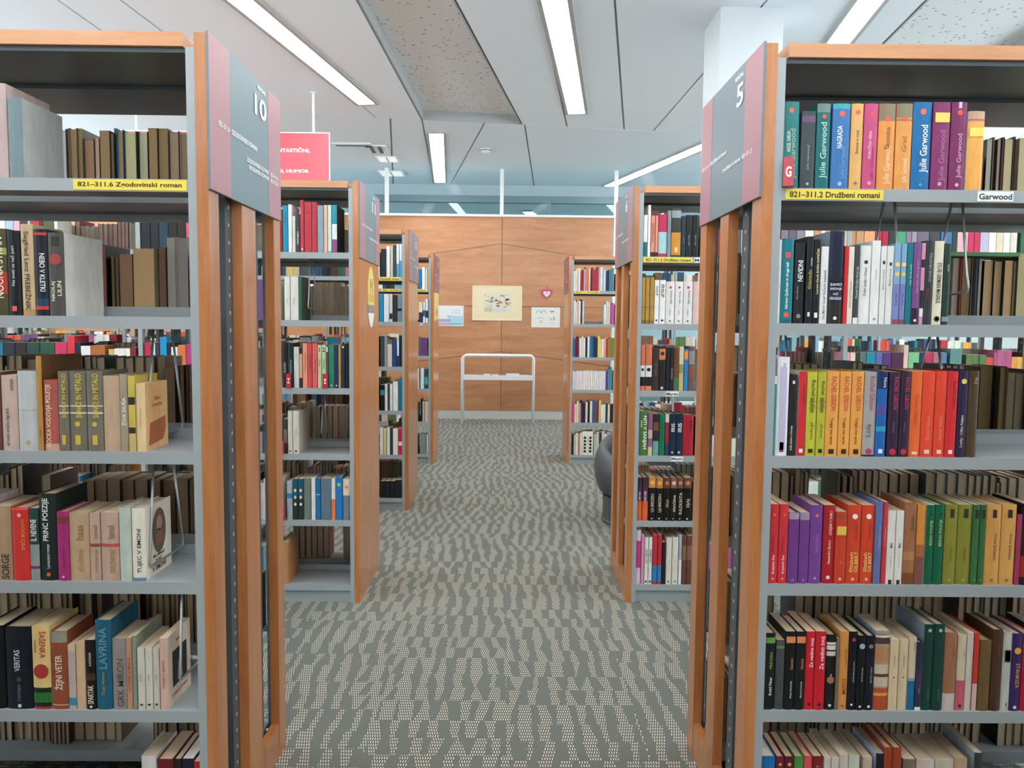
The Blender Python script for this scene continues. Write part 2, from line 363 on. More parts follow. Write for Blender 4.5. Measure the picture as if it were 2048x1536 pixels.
# strip lights
def strip(label, x0, y0, x1, y1, splits, wd=.19, group='recessed strip lights'):
    a = math.atan2(-(x1-x0), y1-y0); L = math.hypot(x1-x0, y1-y0); e = empty('ceiling_light', (x0, y0, HC), label, 'light', group, a); h = wd/2
    fr = MB().box(-h-.035, -h, -.03, L+.03, -.012, .03).box(h, h+.035, -.03, L+.03, -.012, .03).box(-h, h, -.03, 0, -.012, .03).box(-h, h, L, L+.03, -.012, .03)
    fr.box(-h, h, 0, L, .0, .02)
    fr.build('lamp_frame', M['grey_frame'], e)
    if not isinstance(splits, list): splits = sorted(L-splits*k for k in range(1, int(L/splits)+1))
    cuts = [0]+splits+[L]
    for i in range(len(cuts)-1): MB().box(-h+.003, h-.003, cuts[i]+.008, cuts[i+1]-.008, -.008, -.001).build('diffuser', M['lamp'], e)
strip('long recessed strip light slanting between the white panels beside the speckled recess', -3.43, -2.6, -1.548, 8.905, 1.66)
strip('recessed strip light over the aisle, between speckled recess and column', -.894, -2.6, .783, 9.187, 1.72)
strip('recessed strip light beside the speckled recess above bookcase 5', 1.384, -2.6, 2.95, 8.0, 1.7)
strip('two-part strip light above the wood wall, nearest the smoke detector', -.9015, 10.215, -1.1415, 13.68, [1.66], wd=.185)
strip('slanting strip light close to the white corner post', 2.76, 10.2, 1.756, 13.88, [1.9], wd=.19)
for i, (x, y) in enumerate(((-5.0, 5), (-4.4, 10.2), (5.2, 5.4), (4.6, 10.6), (-5.2, .2), (4.9, .4))):
    strip(('strip light over the shelving left of bookcase 11', 'strip light over the far left aisle by the wood wall', 'strip light over the shelving right of bookcase 6', 'strip light over the far right aisle by the glazed wall', 'strip light over the shelving left of the viewer', 'strip light over the shelving right of the viewer')[i], x, y, x+.5, y+3.3, [1.65], group='strip lights outside the view')
# ceiling fittings
e = empty('ceiling_vent', (-2.09, 10.9, HC), 'white ceiling vent with one dark slot above the red sign', 'vent'); MB().box(-.26, .26, -.1, .1, -.02, 0).build('vent_frame', M['white'], e); MB().box(-.22, .22, -.03, .03, -.024, -.019).build('slot', M['steel_dark'], e)
e = empty('ceiling_vent', (-1.8, 11.15, HC), 'small white ceiling vent with twin dark slots', 'vent', rz=.05); MB().box(-.14, .14, -.24, .24, -.02, 0).build('vent_frame', M['white'], e)
for x in (-.06, .05): MB().box(x-.025, x+.025, -.2, .2, -.024, -.019).build('slot', M['steel_dark'], e)
for i, (x, y, w_, d_) in enumerate(((-1.75, 11.8, .3, .36), (-1.85, 12.9, .38, .42))):
    e = empty('ceiling_light', (x, y, HC), ('square louvred ceiling light just beyond the twin-slot vent', 'square louvred ceiling light nearest the glazing')[i], 'light', 'square louvred lights')
    MB().box(-w_/2, w_/2, -d_/2, d_/2, -.02, -.002).build('lamp_frame', M['white'], e)
    for k in range(2): MB().box(-w_/2+.02+k*w_/2, -.02+k*w_/2, -d_/2+.03, d_/2-.03, -.024, -.018).build('louvre', M['panel_lamp'], e)
e = empty('smoke_detector', (-.302, 11.098, HC), 'small round smoke detector on the ceiling panel', 'detector'); MB().lathe([(.075, 0), (.075, -.02), (.05, -.05), (.03, -.055)], 20).build('detector_body', M['white'], e, smooth=True); MB().lathe([(.078, -.018), (.078, -.026)], 20).build('slot_ring', M['steel_dark'], e)
# ------------------------------------------------------------------ bookcases
ZS = [1.862, 1.510, 1.155, .805, .450, .099]; ZT = 2.228; DEP = .645; BAY = 1.10
XL, XR = -.766, .664
UNITS = {'AL': (-1, XL, 2.067), 'AR': (1, XR, 2.089), 'BL': (-1, XL, 4.150), 'BR': (1, XR, 4.190), 'CL': (-1, XL, 6.266), 'DL': (-1, XL, 8.422), 'DR': (1, XR+.002, 8.462), 'ZL': (-1, XL, -.035), 'ZR': (1, XR, -.02), 'YL': (-1, XL, -2.14), 'YR': (1, XR, -2.12)}
shelf_me = {}
def shelf_mesh(L):
    if L not in shelf_me:
        prof = [(0, -.032), (0, 0), (.262, 0), (.262, .03), (.265, .03), (.265, -.006), (.003, -.006), (.003, -.032)]
        V = []; n = len(prof)
        for x in (0, L): V += [(x, y, z) for y, z in prof]
        Fc = [tuple(range(n)), tuple(range(2*n-1, n-1, -1))]
        for i in range(n): j = (i+1) % n; Fc.append((i, i+n, j+n, j))
        # large downward faces take the darker steel
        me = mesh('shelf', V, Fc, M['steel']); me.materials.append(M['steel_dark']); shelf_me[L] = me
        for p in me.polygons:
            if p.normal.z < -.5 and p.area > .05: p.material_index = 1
    return shelf_me[L]
def bookcase(key, nb, label, slats, board=None):
    s, xe, y0 = UNITS[key]; R = empty('bookcase', (xe, y0, 0), label, 'bookcase', 'double-sided bookcases along the aisle')
    def X(a, b): return (min(s*a, s*b), max(s*a, s*b))     # distances measured away from the aisle face
    if slats:
        for a, b in slats: x = X(0, .03); MB().box(*x, a, b, .0, ZT).build('end_slat', M['wood_v'], R)
        for z0, z1 in ((0, .12), (ZT-.36, ZT)):
            for i in range(len(slats)-1): x = X(.002, .028); MB().box(*x, slats[i][1], slats[i+1][0], z0, z1).build('end_rail', M['wood_v'], R)
    else: x = X(0, .03); MB().box(*x, 0, DEP, 0, ZT).build('end_panel', M['wood_v'], R)
    for k in range(nb+1):
        d = .0305 + k*BAY; x = X(d, d+.018); a0 = X(d+.0, d+.022)
        for ya, yb in ((.002, .03), (DEP-.03, DEP-.002)): MB().box(*a0, ya, yb, 0, ZT-.036).build('upright', M['steel'], R)
        for yc in (.235, .465):
            MB().box(*x, -.03, .03, .0, ZT-.04).build('perforated_post', M['noise_steel'], R, (0, yc, 0))
    W_ = nb*BAY+.022
    x = X(.058, .03+W_); MB().box(*x, -.002, DEP+.002, ZT-.035, ZT).build('canopy_top', M['wood_h'], R)
    x = X(.053, .03+W_-.02); lb = MB().box(*x, .012, DEP-.012, ZT-.047, ZT-.0355)
    for yy in (.31,): lb.box(*x, yy, yy+.02, ZT-.056, ZT-.047)
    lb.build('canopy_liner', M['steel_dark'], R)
    for k in range(nb):
        L = BAY-.022; d = .0525+k*BAY; xo = s*d if s > 0 else -(d+L)
        for z in ZS:
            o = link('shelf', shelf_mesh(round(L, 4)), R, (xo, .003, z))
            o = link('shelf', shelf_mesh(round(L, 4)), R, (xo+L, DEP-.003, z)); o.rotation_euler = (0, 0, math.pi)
        x = (xo, xo+L); MB().box(*x, .02, .035, 0, .066).build('plinth', M['steel'], R); MB().box(*x, DEP-.035, DEP-.02, 0, .066).build('plinth', M['steel'], R)
    return R
SL = [(0, .072), (.258, .381), (.572, DEP)]; SR = [(0, .078), (.305, .397), (.564, DEP)]
bc = {}
bc['AL'] = bookcase('AL', 1, 'grey steel bookcase signed 10, with worn tan books and hanging wire loops', SL)
bc['AR'] = bookcase('AR', 1, 'grey steel bookcase signed 5, top shelf of bright teal, blue and orange spines', SR)
bc['BL'] = bookcase('BL', 3, 'bookcase with solid alder end wearing a yellow pencil-shaped sticker', None)
bc['BR'] = bookcase('BR', 3, 'slatted-end bookcase behind bookcase 5, with the 6 sign', SR)
bc['CL'] = bookcase('CL', 3, 'third bookcase of the row with pale reflecting sign and plain end', None)
bc['DL'] = bookcase('DL', 4, 'last bookcase before the wood wall with maroon sign and yellow notice', None)
bc['DR'] = bookcase('DR', 4, 'last bookcase before the wood wall, beside the dark tub chair', None)
for k_, t_ in (('ZL', 'bookcase beside the viewer on the left, out of view'), ('ZR', 'bookcase beside the viewer on the right, out of view'), ('YL', 'bookcase behind the viewer on the left, out of view'), ('YR', 'bookcase behind the viewer on the right, out of view')):
    bc[k_] = bookcase(k_, 3, t_, SL)  # unseen cases beside and behind the camera, added to shade the lower shelves
# sign boards on the ends
def board(key, stripes, lines, dy=(-.002, .633), z=(1.838, 2.232)):
    s, xe, y0 = UNITS[key]; R = bc[key]; x0 = -s*.001; t = -s*.006       # proud of the aisle face
    b = MB(); W_ = dy[1]-dy[0]
    xs = sorted((x0, x0+t)); sb = MB().box(*xs, dy[0], dy[1], *z).build('sign_board', M['slate'] if len(stripes) > 1 else M['maroon'], R)
    if len(stripes) > 1:
        for a, e_ in stripes:
            xs = sorted((x0+t, x0+t*1.12)); MB().box(*xs, dy[0]+a*W_, dy[0]+e_*W_, z[0]+.001, z[1]-.001).build('colour_stripe', M['mauve'], sb)
    ax = (0, 1, 0) if s < 0 else (0, -1, 0)
    for txt, ya, yb, zc, h in lines:
        text('lettering', txt, (x0+t*1.3, (ya+yb)/2-y0, zc), ax, (0, 0, 1), abs(yb-ya), h, M['ink_white'], sb, bold=.02, exact=True)
board('AL', [(0, .24), (.79, 1)], [('REGAL', 2.46, 2.545, 2.209, .012), ('10', 2.43, 2.545, 2.152, .062), ('821-311.6 · ZGODOVINSKI ROMANI', 2.127, 2.447, 2.02, .015), ('ZGODOVINSKI ROMANI', 2.35, 2.563, 1.972, .013), ('821-311.6', 2.585, 2.665, 1.972, .013), ('BIOGRAFSKI ROMANI', 2.37, 2.563, 1.953, .013), ('821-312.6', 2.585, 2.665, 1.953, .013)])
board('AR', [(0, .24), (.79, 1)], [('REGAL', 2.335, 2.255, 2.206, .012), ('5', 2.317, 2.254, 2.153, .062), ('821-311.2 · DRUŽBENI ROMANI', 2.70, 2.41, 2.022, .015), ('DRUŽBENI ROMANI', 2.445, 2.266, 1.972, .013), ('821-311.2', 2.247, 2.157, 1.972, .013)])
def small(key, num, l1, l2, stripes=((0, .24), (.79, 1))):
    s, xe, y0 = UNITS[key]
    if s < 0: board(key, stripes, [('REGAL', y0+.39, y0+.48, 2.206, .012), (num, y0+.37, y0+.48, 2.15, .062), (l1, y0+.06, y0+.38, 2.02, .015), (l2, y0+.28, y0+.59, 1.968, .013)])
    else: board(key, stripes, [('REGAL', y0+.25, y0+.17, 2.206, .012), (num, y0+.23, y0+.165, 2.15, .062), (l1, y0+.6, y0+.32, 2.02, .015), (l2, y0+.36, y0+.07, 1.968, .013)])
small('BL', '11', '821-312.9 · FANTASTIČNI ROMANI', 'KRIMINALNI ROMANI 821-312.4'); small('BR', '6', '821-311.2 · DRUŽBENI ROMANI', 'DRUŽBENI ROMANI 821-311.2')
small('CL', '12', '821-1 · POEZIJA', '821-2 · DRAMATIKA'); small('DL', '13', '821.163.6 · ROMANI', 'ZGODBE', ((0, 1),)); small('DR', '7', '821 · ROMANI', 'ZGODBE', ((0, 1),))
# stickers on the ends of bookcases 11 and 13
R = bc['BL']; p0 = atX(741, 535, XL)
def yz(pts, x=XL, y0=4.15): return [(-x+x+.002, y-y0, z) for y, z in pts]
def ysl(pts, nrm=.002): return [(.0005, y, z) for y, z in pts]
yc = 4.515-4.15
top = [(yc-.10, 1.60), (yc+.10, 1.60), (yc+.10, 1.70), (yc+.075, 1.765), (yc+.04, 1.803), (yc, 1.818), (yc-.04, 1.803), (yc-.075, 1.765), (yc-.10, 1.70)]
bs = MB().slab(ysl(top), (.002, 0, 0)).build('pencil_sticker', nmat('yellow_sticker', hexc('e9cf6b'), .5), R)
MB().slab(ysl([(yc-.095, 1.555), (yc+.095, 1.555), (yc+.1, 1.60), (yc-.1, 1.60)]), (.002, 0, 0)).build('sticker_band', nmat('grey_sticker', hexc('8f877a'), .5), R)
MB().slab(ysl([(yc, 1.47), (yc+.035, 1.482), (yc+.075, 1.52), (yc+.095, 1.555), (yc-.095, 1.555), (yc-.075, 1.52), (yc-.035, 1.482)]), (.002, 0, 0)).build('sticker_tip', M['tape_white'], R)
text('lettering', 'M', (.0032, yc, 1.70), (0, 1, 0), (0, 0, 1), .09, .1, nmat('sticker_ink', hexc('9c8a4c'), .6), bs, bold=0, exact=True)
for k in range(3): MB().slab(ysl([(yc-.085, 1.625+k*.012), (yc+.085, 1.625+k*.012), (yc+.085, 1.628+k*.012), (yc-.085, 1.628+k*.012)]), (.0032, 0, 0)).build('print_line', nmat('sticker_ink', hexc('9c8a4c'), .6), bs)
R = bc['DL']; nb_ = MB().slab([(.0005, .06, 1.53), (.0005, .58, 1.55), (.0005, .58, 1.84), (.0005, .06, 1.83)], (.003, 0, 0)).build('yellow_notice', nmat('yellow_notice', hexc('e6c777'), .6), R)
text('lettering', 'BERI', (.0042, .32, 1.62), (0, 1, 0), (0, 0, 1), .2, .06, ink('6b5a3a'), nb_, exact=True)
# label tapes on the shelf lips
def tape(key, level, xa, xb, txt, mat='tape_yellow'):
    s, xe, y0 = UNITS[key]; R = bc[key]; z = ZS[level]; n_ = MB().box(xa-xe, xb-xe, .0008, .003, z-.029, z-.003).build('shelf_label', M[mat], R)
    text('lettering', txt, ((xa+xb)/2-xe, .0003, z-.0165), (1, 0, 0), (0, 0, 1), (xb-xa)*.92, .0155, M['ink_black'], n_, bold=.02, exact=True)
tape('AL', 0, -1.111, -.822, '821–311.6 Zgodovinski roman'); tape('AR', 0, .727, .983, '821–311.2 Družbeni romani'); tape('AR', 0, 1.23, 1.324, 'Garwood', 'tape_white')
tape('BR', 0, .722, .979, '821–311.2 Družbeni romani'); tape('BR', 0, .99, 1.03, 'Me', 'tape_white'); tape('BR', 2, .856, .924, 'Martin', 'tape_white'); tape('BR', 3, .892, .957, 'Mayer', 'tape_white')
tape('CL', 0, -1.09, -.83, '821.163.6 Slovenski romani'); tape('DL', 0, -1.32, -.83, '821–312.4 Kriminalni romani'); tape('DR', 0, .73, 1.0, '821–1 Poezija'); tape('DL', 1, -.93, -.88, 'P', 'tape_white'); tape('CL', 3, -1.2, -1.0, 'Romani', 'tape_white'); tape('CL', 4, -1.06, -1.01, 'L', 'tape_white')
# ------------------------------------------------------------------ books
ORD = 'first second third fourth fifth sixth seventh eighth ninth tenth eleventh twelfth thirteenth fourteenth fifteenth sixteenth seventeenth eighteenth nineteenth twentieth'.split()+['twenty-'+o for o in ('first second third fourth fifth sixth seventh eighth ninth'.split())]
ROWN = ['top', 'second', 'third', 'fourth', 'fifth', 'bottom']; NUM = {'AL': '10', 'AR': '5', 'BL': '11', 'BR': '6', 'CL': '12', 'DL': '13', 'DR': '7'}
PAPER = hexc('d9c4a4')
nbook = 0
def book(x0, x1, zb, zt, yf, depth, colr, label=None, group=None, ops=(), back=False, hard=None, page=None, side=None, lean=0, rz=0):
    """one book standing on a shelf, spine (or fore-edge when back) towards -Y at y=yf"""
    global nbook; nbook += 1
    w = max(.006, (x1-x0)-.0008); h = zt-zb; d = depth; rnd = random.random()
    hard = (rnd < .5) if hard is None else hard; ins = .0035 if hard else .0003; t = .0022 if hard and w > .012 else .0008
    side = side or colr; pf = .8+.35*random.random(); page = page or tuple(c*pf for c in PAPER)
    cx = (x0+x1)/2; root = empty('book', (cx, yf+d/2, zb+.0002), label, 'book', group, math.pi if back else rz)
    if lean: root.rotation_euler = (0, math.radians(lean), rz)
    bul = min(.0045, w*.13)
    ys = -d/2
    arc = [(-w/2, ys+bul), (-w*.3, ys+bul*.28), (0, ys), (w*.3, ys+bul*.28), (w/2, ys+bul)]
    outer = [(-w/2, d/2)]+arc+[(w/2, d/2)]; inner = [(w/2-t, d/2), (w/2-t, ys+bul+.001), (-w/2+t, ys+bul+.001), (-w/2+t, d/2)]
    zc = [0, 1]; bands = []
    for op in ops:
        if op[0] == 'B': zc += [op[1], op[2]]; bands.append(op[1:])
    zc = sorted(set(zc)); V = []; Fc = []; C = []; no = len(outer); ni = 4; st = no+ni
    for z in zc: V += [(x, y, z*h) for x, y in outer+inner]
    for k in range(len(zc)-1):
        zm = (zc[k]+zc[k+1])/2; c = colr; sc = side
        for b in bands:
            if b[0] <= zm <= b[1]: c = b[2]; sc = b[2] if len(b) > 3 else sc
        a, b2 = k*st, (k+1)*st
        for i in range(no-1): Fc.append((a+i, a+i+1, b2+i+1, b2+i)); C.append(sc if i in (0, no-2) else c)
        for i in range(no, no+3): Fc.append((a+i, a+i+1, b2+i+1, b2+i)); C.append(side)
        Fc.append((a+no-1, a+no, b2+no, b2+no-1)); C.append(side); Fc.append((a+st-1, a, b2, b2+st-1)); C.append(side)
    for base, fl in ((0, 1), ((len(zc)-1)*st, 0)):
        o = [base+i for i in range(st)]
        for q in ((o[0], o[1], o[no+2], o[no+3]), (o[no-2], o[no-1], o[no], o[no+1]), (*[o[i] for i in range(1, no-1)], o[no+1], o[no+2])):
            Fc.append(tuple(q) if fl else tuple(reversed(q))); C.append(side)
    link('cover', mesh('cover', V, Fc, M['cover'], C), root)
    pb = MB().box(-w/2+t, w/2-t, ys+bul+.001, d/2-(ins if ins > .001 else .0004), ins*.6, h-ins, page); pb.build('page_block', M['pages'], root)
    for op in ops:
        k = op[0]
        if k in 'Tt':
            _, col, dr, a, b, xo, sz, s_ = op; ax = (0, 0, 1) if dr == 'u' else (0, 0, -1); up = (-1, 0, 0) if dr == 'u' else (1, 0, 0)
            if dr == 'h': ax, up = (1, 0, 0), (0, 0, 1)
            y = ys-.0005+(bul*.2 if abs(xo) > .15 else 0)
            if dr == 'h': text('spine_title', s_, (xo*w, ys-.0005, (a+b)/2*h), ax, up, w*.8, (b-a)*h, ink(col), root, lim=3)
            else: text('spine_title', s_, (xo*w, ys-.0006, (a+b)/2*h), ax, up, (b-a)*h, w*sz, ink(col), root, lim=2.6)
        elif k == 'D':
            _, zf, r, col = op; rr = r*w; n_ = 14
            MB().slab([(rr*math.cos(2*math.pi*i/n_), ys-.0001, zf*h+rr*math.sin(2*math.pi*i/n_)) for i in range(n_)], (0, -.0006, 0)).build('spine_emblem', ink(col), root)
        elif k == 'Q':
            _, a, b, col, fw = op; MB().box(-w*fw/2, w*fw/2, ys-.0009, ys+.0004, a*h, b*h).build('spine_label', ink(col), root)
        elif k == 'X': op[1](root, w, d, h)
    return root
def parse(rest):
    ops = []; kw = {}
    for seg in rest:
        seg = seg.strip(); p = seg.split(' ')
        k = p[0]
        if k == 'T' or k.startswith('T@'):
            xo, sz = (0, .62) if k == 'T' else tuple(float(v) for v in k[2:].split(','))
            ops.append(('T', p[1], p[2], float(p[3]), float(p[4]), xo, sz, ' '.join(p[5:])))
        elif k in ('B', 'BB'): ops.append(('B', float(p[1]), float(p[2]), hexc(p[3]))+((1,) if k == 'BB' else ()))
        elif k == 'D': ops.append(('D', float(p[1]), float(p[2]), p[3]))
        elif k == 'Q': ops.append(('Q', float(p[1]), float(p[2]), p[3], float(p[4]) if len(p) > 4 else .9))
        elif k == 'C': kw['side'] = hexc(p[1])
        elif k == 'P': kw['page'] = hexc(p[1])
        elif k == 'H': kw['hard'] = True
        elif k == 'S': kw['hard'] = False
        elif k == 'L': kw['lean'] = float(p[1])
        elif k == 'G': kw['depth'] = float(p[1])
        elif k == 'X': ops.append(('X', ART[p[1]]))
    return ops, kw
ART = {}
def xon(px, Y, z):
    py = 700.
    for _ in range(4): P = atY(px, py, Y); py = proj((P.x, Y, z))[1]
    return atY(px, py, Y).x
TAKEN = {}
def row(key, lvl, spec, back=False, top=False, depth=None, individual=True):
    s, xe, y0 = UNITS[key]; z = ZS[lvl]; lines = [l for l in spec.strip().split('\n') if l.strip()]
    grp = ('books turned away in the back row, ' if back else 'books facing out, ')+ROWN[lvl]+' shelf, bookcase '+NUM[key]
    items = []
    for l in lines:
        f = l.split('|'); h = f[0].split(); x0, x1, yt = float(h[0]), float(h[1]), float(h[2]); items.append((x0, x1, yt, h[3], ' '.join(h[4:]), f[1:]))
    n_ = len(items); prev = None
    for i, (px0, px1, yt, colr, desc, rest) in enumerate(items):
        ops, kw = parse(rest); d = kw.pop('depth', None) or depth or (.135+.03*random.random())
        yf = (y0+.008+.003*random.random()) if not back else (y0+DEP-.02-d)
        if top: xa, xb = atY(px0, yt, yf).x, atY(px1, yt, yf).x
        else: xa, xb = xon(px0, yf, z), xon(px1, yf, z)
        zt = atY((px0+px1)/2, yt, yf).z; lim = ZS[lvl-1]-.045 if lvl else ZT-.07
        zt = min(zt, lim)
        if top: zt = min(z+.205+.03*random.random(), lim) if zt < z+.15 else zt
        if prev is not None: xa = max(xa, prev)
        if s > 0: xa = max(xa, xe+.054)
        else: xb = min(xb, xe-.054); xa = min(xa, xb-.006)
        if xb-xa < .006: xb = xa+.006
        prev = xb; TAKEN.setdefault((key, lvl, back), []).append((xa, xb))
        k = (n_-i) if s < 0 else (i+1)     # counted from the aisle end
        where = f"{ORD[min(k, 29)-1]} from the aisle, {ROWN[lvl]} shelf, bookcase {NUM[key]}"
        if back: lab = (desc or 'brown page edges')+', back row, '+where
        else: lab = (desc or 'book')+', '+where
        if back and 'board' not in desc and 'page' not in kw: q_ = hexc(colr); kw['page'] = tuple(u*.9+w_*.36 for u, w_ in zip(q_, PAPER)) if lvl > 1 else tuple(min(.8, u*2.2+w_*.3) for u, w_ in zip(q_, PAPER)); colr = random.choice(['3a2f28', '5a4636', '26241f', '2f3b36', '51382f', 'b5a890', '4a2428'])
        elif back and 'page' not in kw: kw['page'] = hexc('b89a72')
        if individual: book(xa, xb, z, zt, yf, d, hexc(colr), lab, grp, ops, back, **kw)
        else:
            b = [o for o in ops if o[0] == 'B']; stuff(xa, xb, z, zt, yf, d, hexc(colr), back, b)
SM = MB()
def stuff(x0, x1, z0, z1, yf, d, c, back=False, bands=(), page=None):
    pf = .75+.35*random.random(); pg = page or tuple(q*pf for q in PAPER); z0 += .0003; x1 -= .0006
    if back:
        t = min(.0022, (x1-x0)*.14); e = tuple(q*.8 for q in pg)  # fore-edge darker than page top: shelf shade put into its colour
        SM.box(x0+t, x1-t, yf+.003, yf+d-.002, z0, z1-.003, [e, pg, e, c, c, c]); SM.box(x0, x0+t, yf, yf+d, z0, z1, c); SM.box(x1-t, x1, yf, yf+d, z0, z1, c); return
    fr, bk_ = (pg, c) if back else (c, pg)
    SM.box(x0, x1, yf, yf+d, z0, z1, [c, pg, fr, c, bk_, c])
    for b in bands: SM.box(x0+.0004, x1-.0004, yf-.0006, yf+.002, z0+b[1]*(z1-z0), z0+b[2]*(z1-z0), b[3])
PAL = [hexc(c) for c in 'e8e6df d9d4c8 efece4 c9c2b3 26282c 1d2230 2d4a66 1f6f8c 7fa7b8 8b1f2b b8323c d9553f e0a24a c9b27a 5f7d4a 2e5d46 6d4b7a b55a86 8a8f93 b59a7a 7a5a43 43332b 33505c d8c8b0 eeeae0 4a4f57'.split()]
PALG = PAL[:]
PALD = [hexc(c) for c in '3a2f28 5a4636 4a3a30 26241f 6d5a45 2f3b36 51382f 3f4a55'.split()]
def fill(key, lvl, back, xa, xb, seedn, hmin=.19, hmax=.245, gap=.12, pal=None):
    rg = random.Random(seedn); s, xe, y0 = UNITS[key]; z = ZS[lvl]; x = xa; lim = (ZS[lvl-1] if lvl else ZT)-.05; run = 0
    while x < xb-.01:
        if run <= 0: run = rg.randint(1, 4); w = rg.uniform(.013, .036); h = rg.uniform(hmin, hmax); c = rg.choice(pal or PAL); d = rg.uniform(.125, .165)
        run -= 1
        if rg.random() < gap/10: x += rg.uniform(.03, .12); continue
        if x+w > xb: break
        if not any(a < x+w and b > x for a, b in TAKEN.get((key, lvl, back), [])):
            stuff(x, x+w, z, min(z+h, lim), (y0+DEP-.02-d) if back else (y0+.008+rg.uniform(0, .012)), d, tuple(v*rg.uniform(.85, 1.1) for v in c), back)
        x += w
# cover artwork pieces used by single books
def cover_art_portrait(root, w, d, h):
    x = w/2+.0002; n_ = 28
    o = MB().slab([(x, .005+.042*math.cos(2*math.pi*i/n_), h*.60+.062*math.sin(2*math.pi*i/n_)) for i in range(n_)], (.0004, 0, 0)).build('cover_portrait', ink('5f5a58'), root)
    q = MB().slab([(x+.0004, .005+.018*math.cos(2*math.pi*i/16), h*.70+.021*math.sin(2*math.pi*i/16)) for i in range(16)], (.0003, 0, 0)).build('portrait_head', ink('b48a6c'), o)
    MB().slab([(x+.0004, -.021, h*.40), (x+.0004, .03, h*.40), (x+.0004, .026, h*.56), (x+.0004, .012, h*.62), (x+.0004, -.004, h*.62), (x+.0004, -.018, h*.56)], (.0003, 0, 0)).build('portrait_dress', ink('8a5a4a'), o)
    text('cover_title', 'Mira Mihelič', (x+.0006, .0, h*.27), (0, 1, 0), (0, 0, 1), .085, .010, ink('2b2824'), root)
    text('cover_title', 'TUJEC', (x+.0006, .0, h*.18), (0, 1, 0), (0, 0, 1), .06, .014, ink('2b2824'), root); text('cover_title', 'V EMONI', (x+.0006, .0, h*.09), (0, 1, 0), (0, 0, 1), .085, .014, ink('2b2824'), root)
def cover_art_peach(root, w, d, h):
    x = w/2+.0002; MB().slab([(x, -.05, .012), (x, .035, .02), (x, .055, .045), (x, .055, h*.46), (x, -.04, h*.40)], (.0004, 0, 0)).build('cover_print', ink('a9603a'), root)
    text('cover_title', 'Novi', (x+.0006, .005, h*.76), (0, 1, 0), (0, 0, 1), .04, .012, ink('c06a3c'), root); text('cover_title', 'ponorčak', (x+.0006, .005, h*.66), (0, 1, 0), (0, 0, 1), .075, .014, ink('c06a3c'), root)
def cover_art_photo(root, w, d, h):
    x = w/2+.0002; MB().slab([(x, -.045, h*.24), (x, .05, h*.24), (x, .05, h*.74), (x, -.045, h*.74)], (.0004, 0, 0)).build('cover_photo', ink('25221f'), root)
    MB().slab([(x+.0004, -.015, h*.28), (x+.0004, .02, h*.28), (x+.0004, .012, h*.50), (x+.0004, .004, h*.60), (x+.0004, -.008, h*.52)], (.0004, 0, 0)).build('photo_figure', ink('8f8880'), root)
    text('cover_title', 'ROMAN V PISMIH', (x+.0006, .0, h*.13), (0, 1, 0), (0, 0, 1), .1, .009, ink('b0524e'), root); text('cover_title', 'pisma', (x+.0006, .0, h*.86), (0, 1, 0), (0, 0, 1), .06, .012, ink('b0524e'), root)
def flames(root, w, d, h):
    for k in range(3):
        zc = h*(.72-.17*k); MB().slab([(-w*.3, -d/2-.0001, zc), (0, -d/2-.0003, zc-w*.4), (w*.3, -d/2-.0001, zc), (0, -d/2-.0003, zc+w*.4)], (0, -.0006, 0)).build('spine_print', ink('e9e1cf'), root)
ART.update(portrait=cover_art_portrait, peach=cover_art_peach, photo=cover_art_photo, diamonds=flames)
# ---- bookcase 10 (front left)
row('AL', 0, """
-14 16 166 b9a3a0 tall pinkish grey book |C c9b3b0|G .2|H
18 47 195 6f8488 blue-grey book with pale side board |C b9bcb9|G .19|H
""")
row('AL', 0, """
113 137 258 b9b0a4 page edges under white top
138 142 257 3c4850 narrow dark slate book
142 158 256 8d6f52 page edges and black board
158 168 257 a09a86 page edges with grey-green board
168 192 278 6d4b36 low brown page edges
193 202 276 8a6d5c narrow brownish pink page edges
203 223 261 41352c brown page edges with dark board
224 231 265 3a2f2c narrow dark brown book
232 236 256 1d6f9f narrow bright blue board
237 250 259 1d6f9f page edges between blue boards
251 276 262 a88d68 wide tan page edges
277 299 263 b39a78 light tan page edges
300 318 256 4b3a2c page edges beside dark board
319 339 257 6f7f6c page edges with green-grey board
340 361 262 6b5c48 page edges, plain tan
362 382 264 5b4b3c page edges touching the post
""", back=True)
row('AL', 1, """
-16 16 457 4d4a2a mottled olive and red book |B .25 .5 b03a30|B .7 .78 9aa04e|T e8e2cc u .2 .9 NOČNA STRAN
17 43 461 14171c black book with orange square |T@0,.35 c9c6bd u .35 .82 Ne sveti se več jutri|Q .05 .11 e8573a .35
45 70 448 c3a983 tan worn book with dark title |T 332418 d .06 .92 Siegfried Lenz PREBEŽNIK|B 0 .07 b98a5c
71 97 458 151b2a black book with red bands |B .93 .96 c23a3c|B .07 .11 c23a3c|B .11 .2 1c3c58|T@.15,.42 e6e6e2 d .28 .72 NEBO V KLETKI|H
98 131 465 4b4946 grey photo book with red flower |C d3d1cb|T@-.16,.26 e8dfc8 u .17 .42 NIKOLAJ|T@.2,.26 e8dfc8 u .24 .42 LILIN|D .68 .36 9c3c38|Q .84 .95 26221f .4|H|G .2
""")
row('AL', 1, """
205 216 490 6a1f2c maroon book under crumpled wrapper
217 224 514 7a5c42 narrow tan page edges
225 231 513 6d8a5a page edges with green board
232 240 514 53402f narrow brown page edges
241 268 508 5b3420 low brown book
269 311 497 8f6f4a wide light brown page edges
313 335 494 4a2c20 page edges after dark gap
337 353 475 cfc9be pale grey paperback edge |P cdc8bd
354 378 474 b8b2a8 pale grey marbled book |P b5b0a8
379 385 510 5d1f28 narrow maroon book
""", back=True)
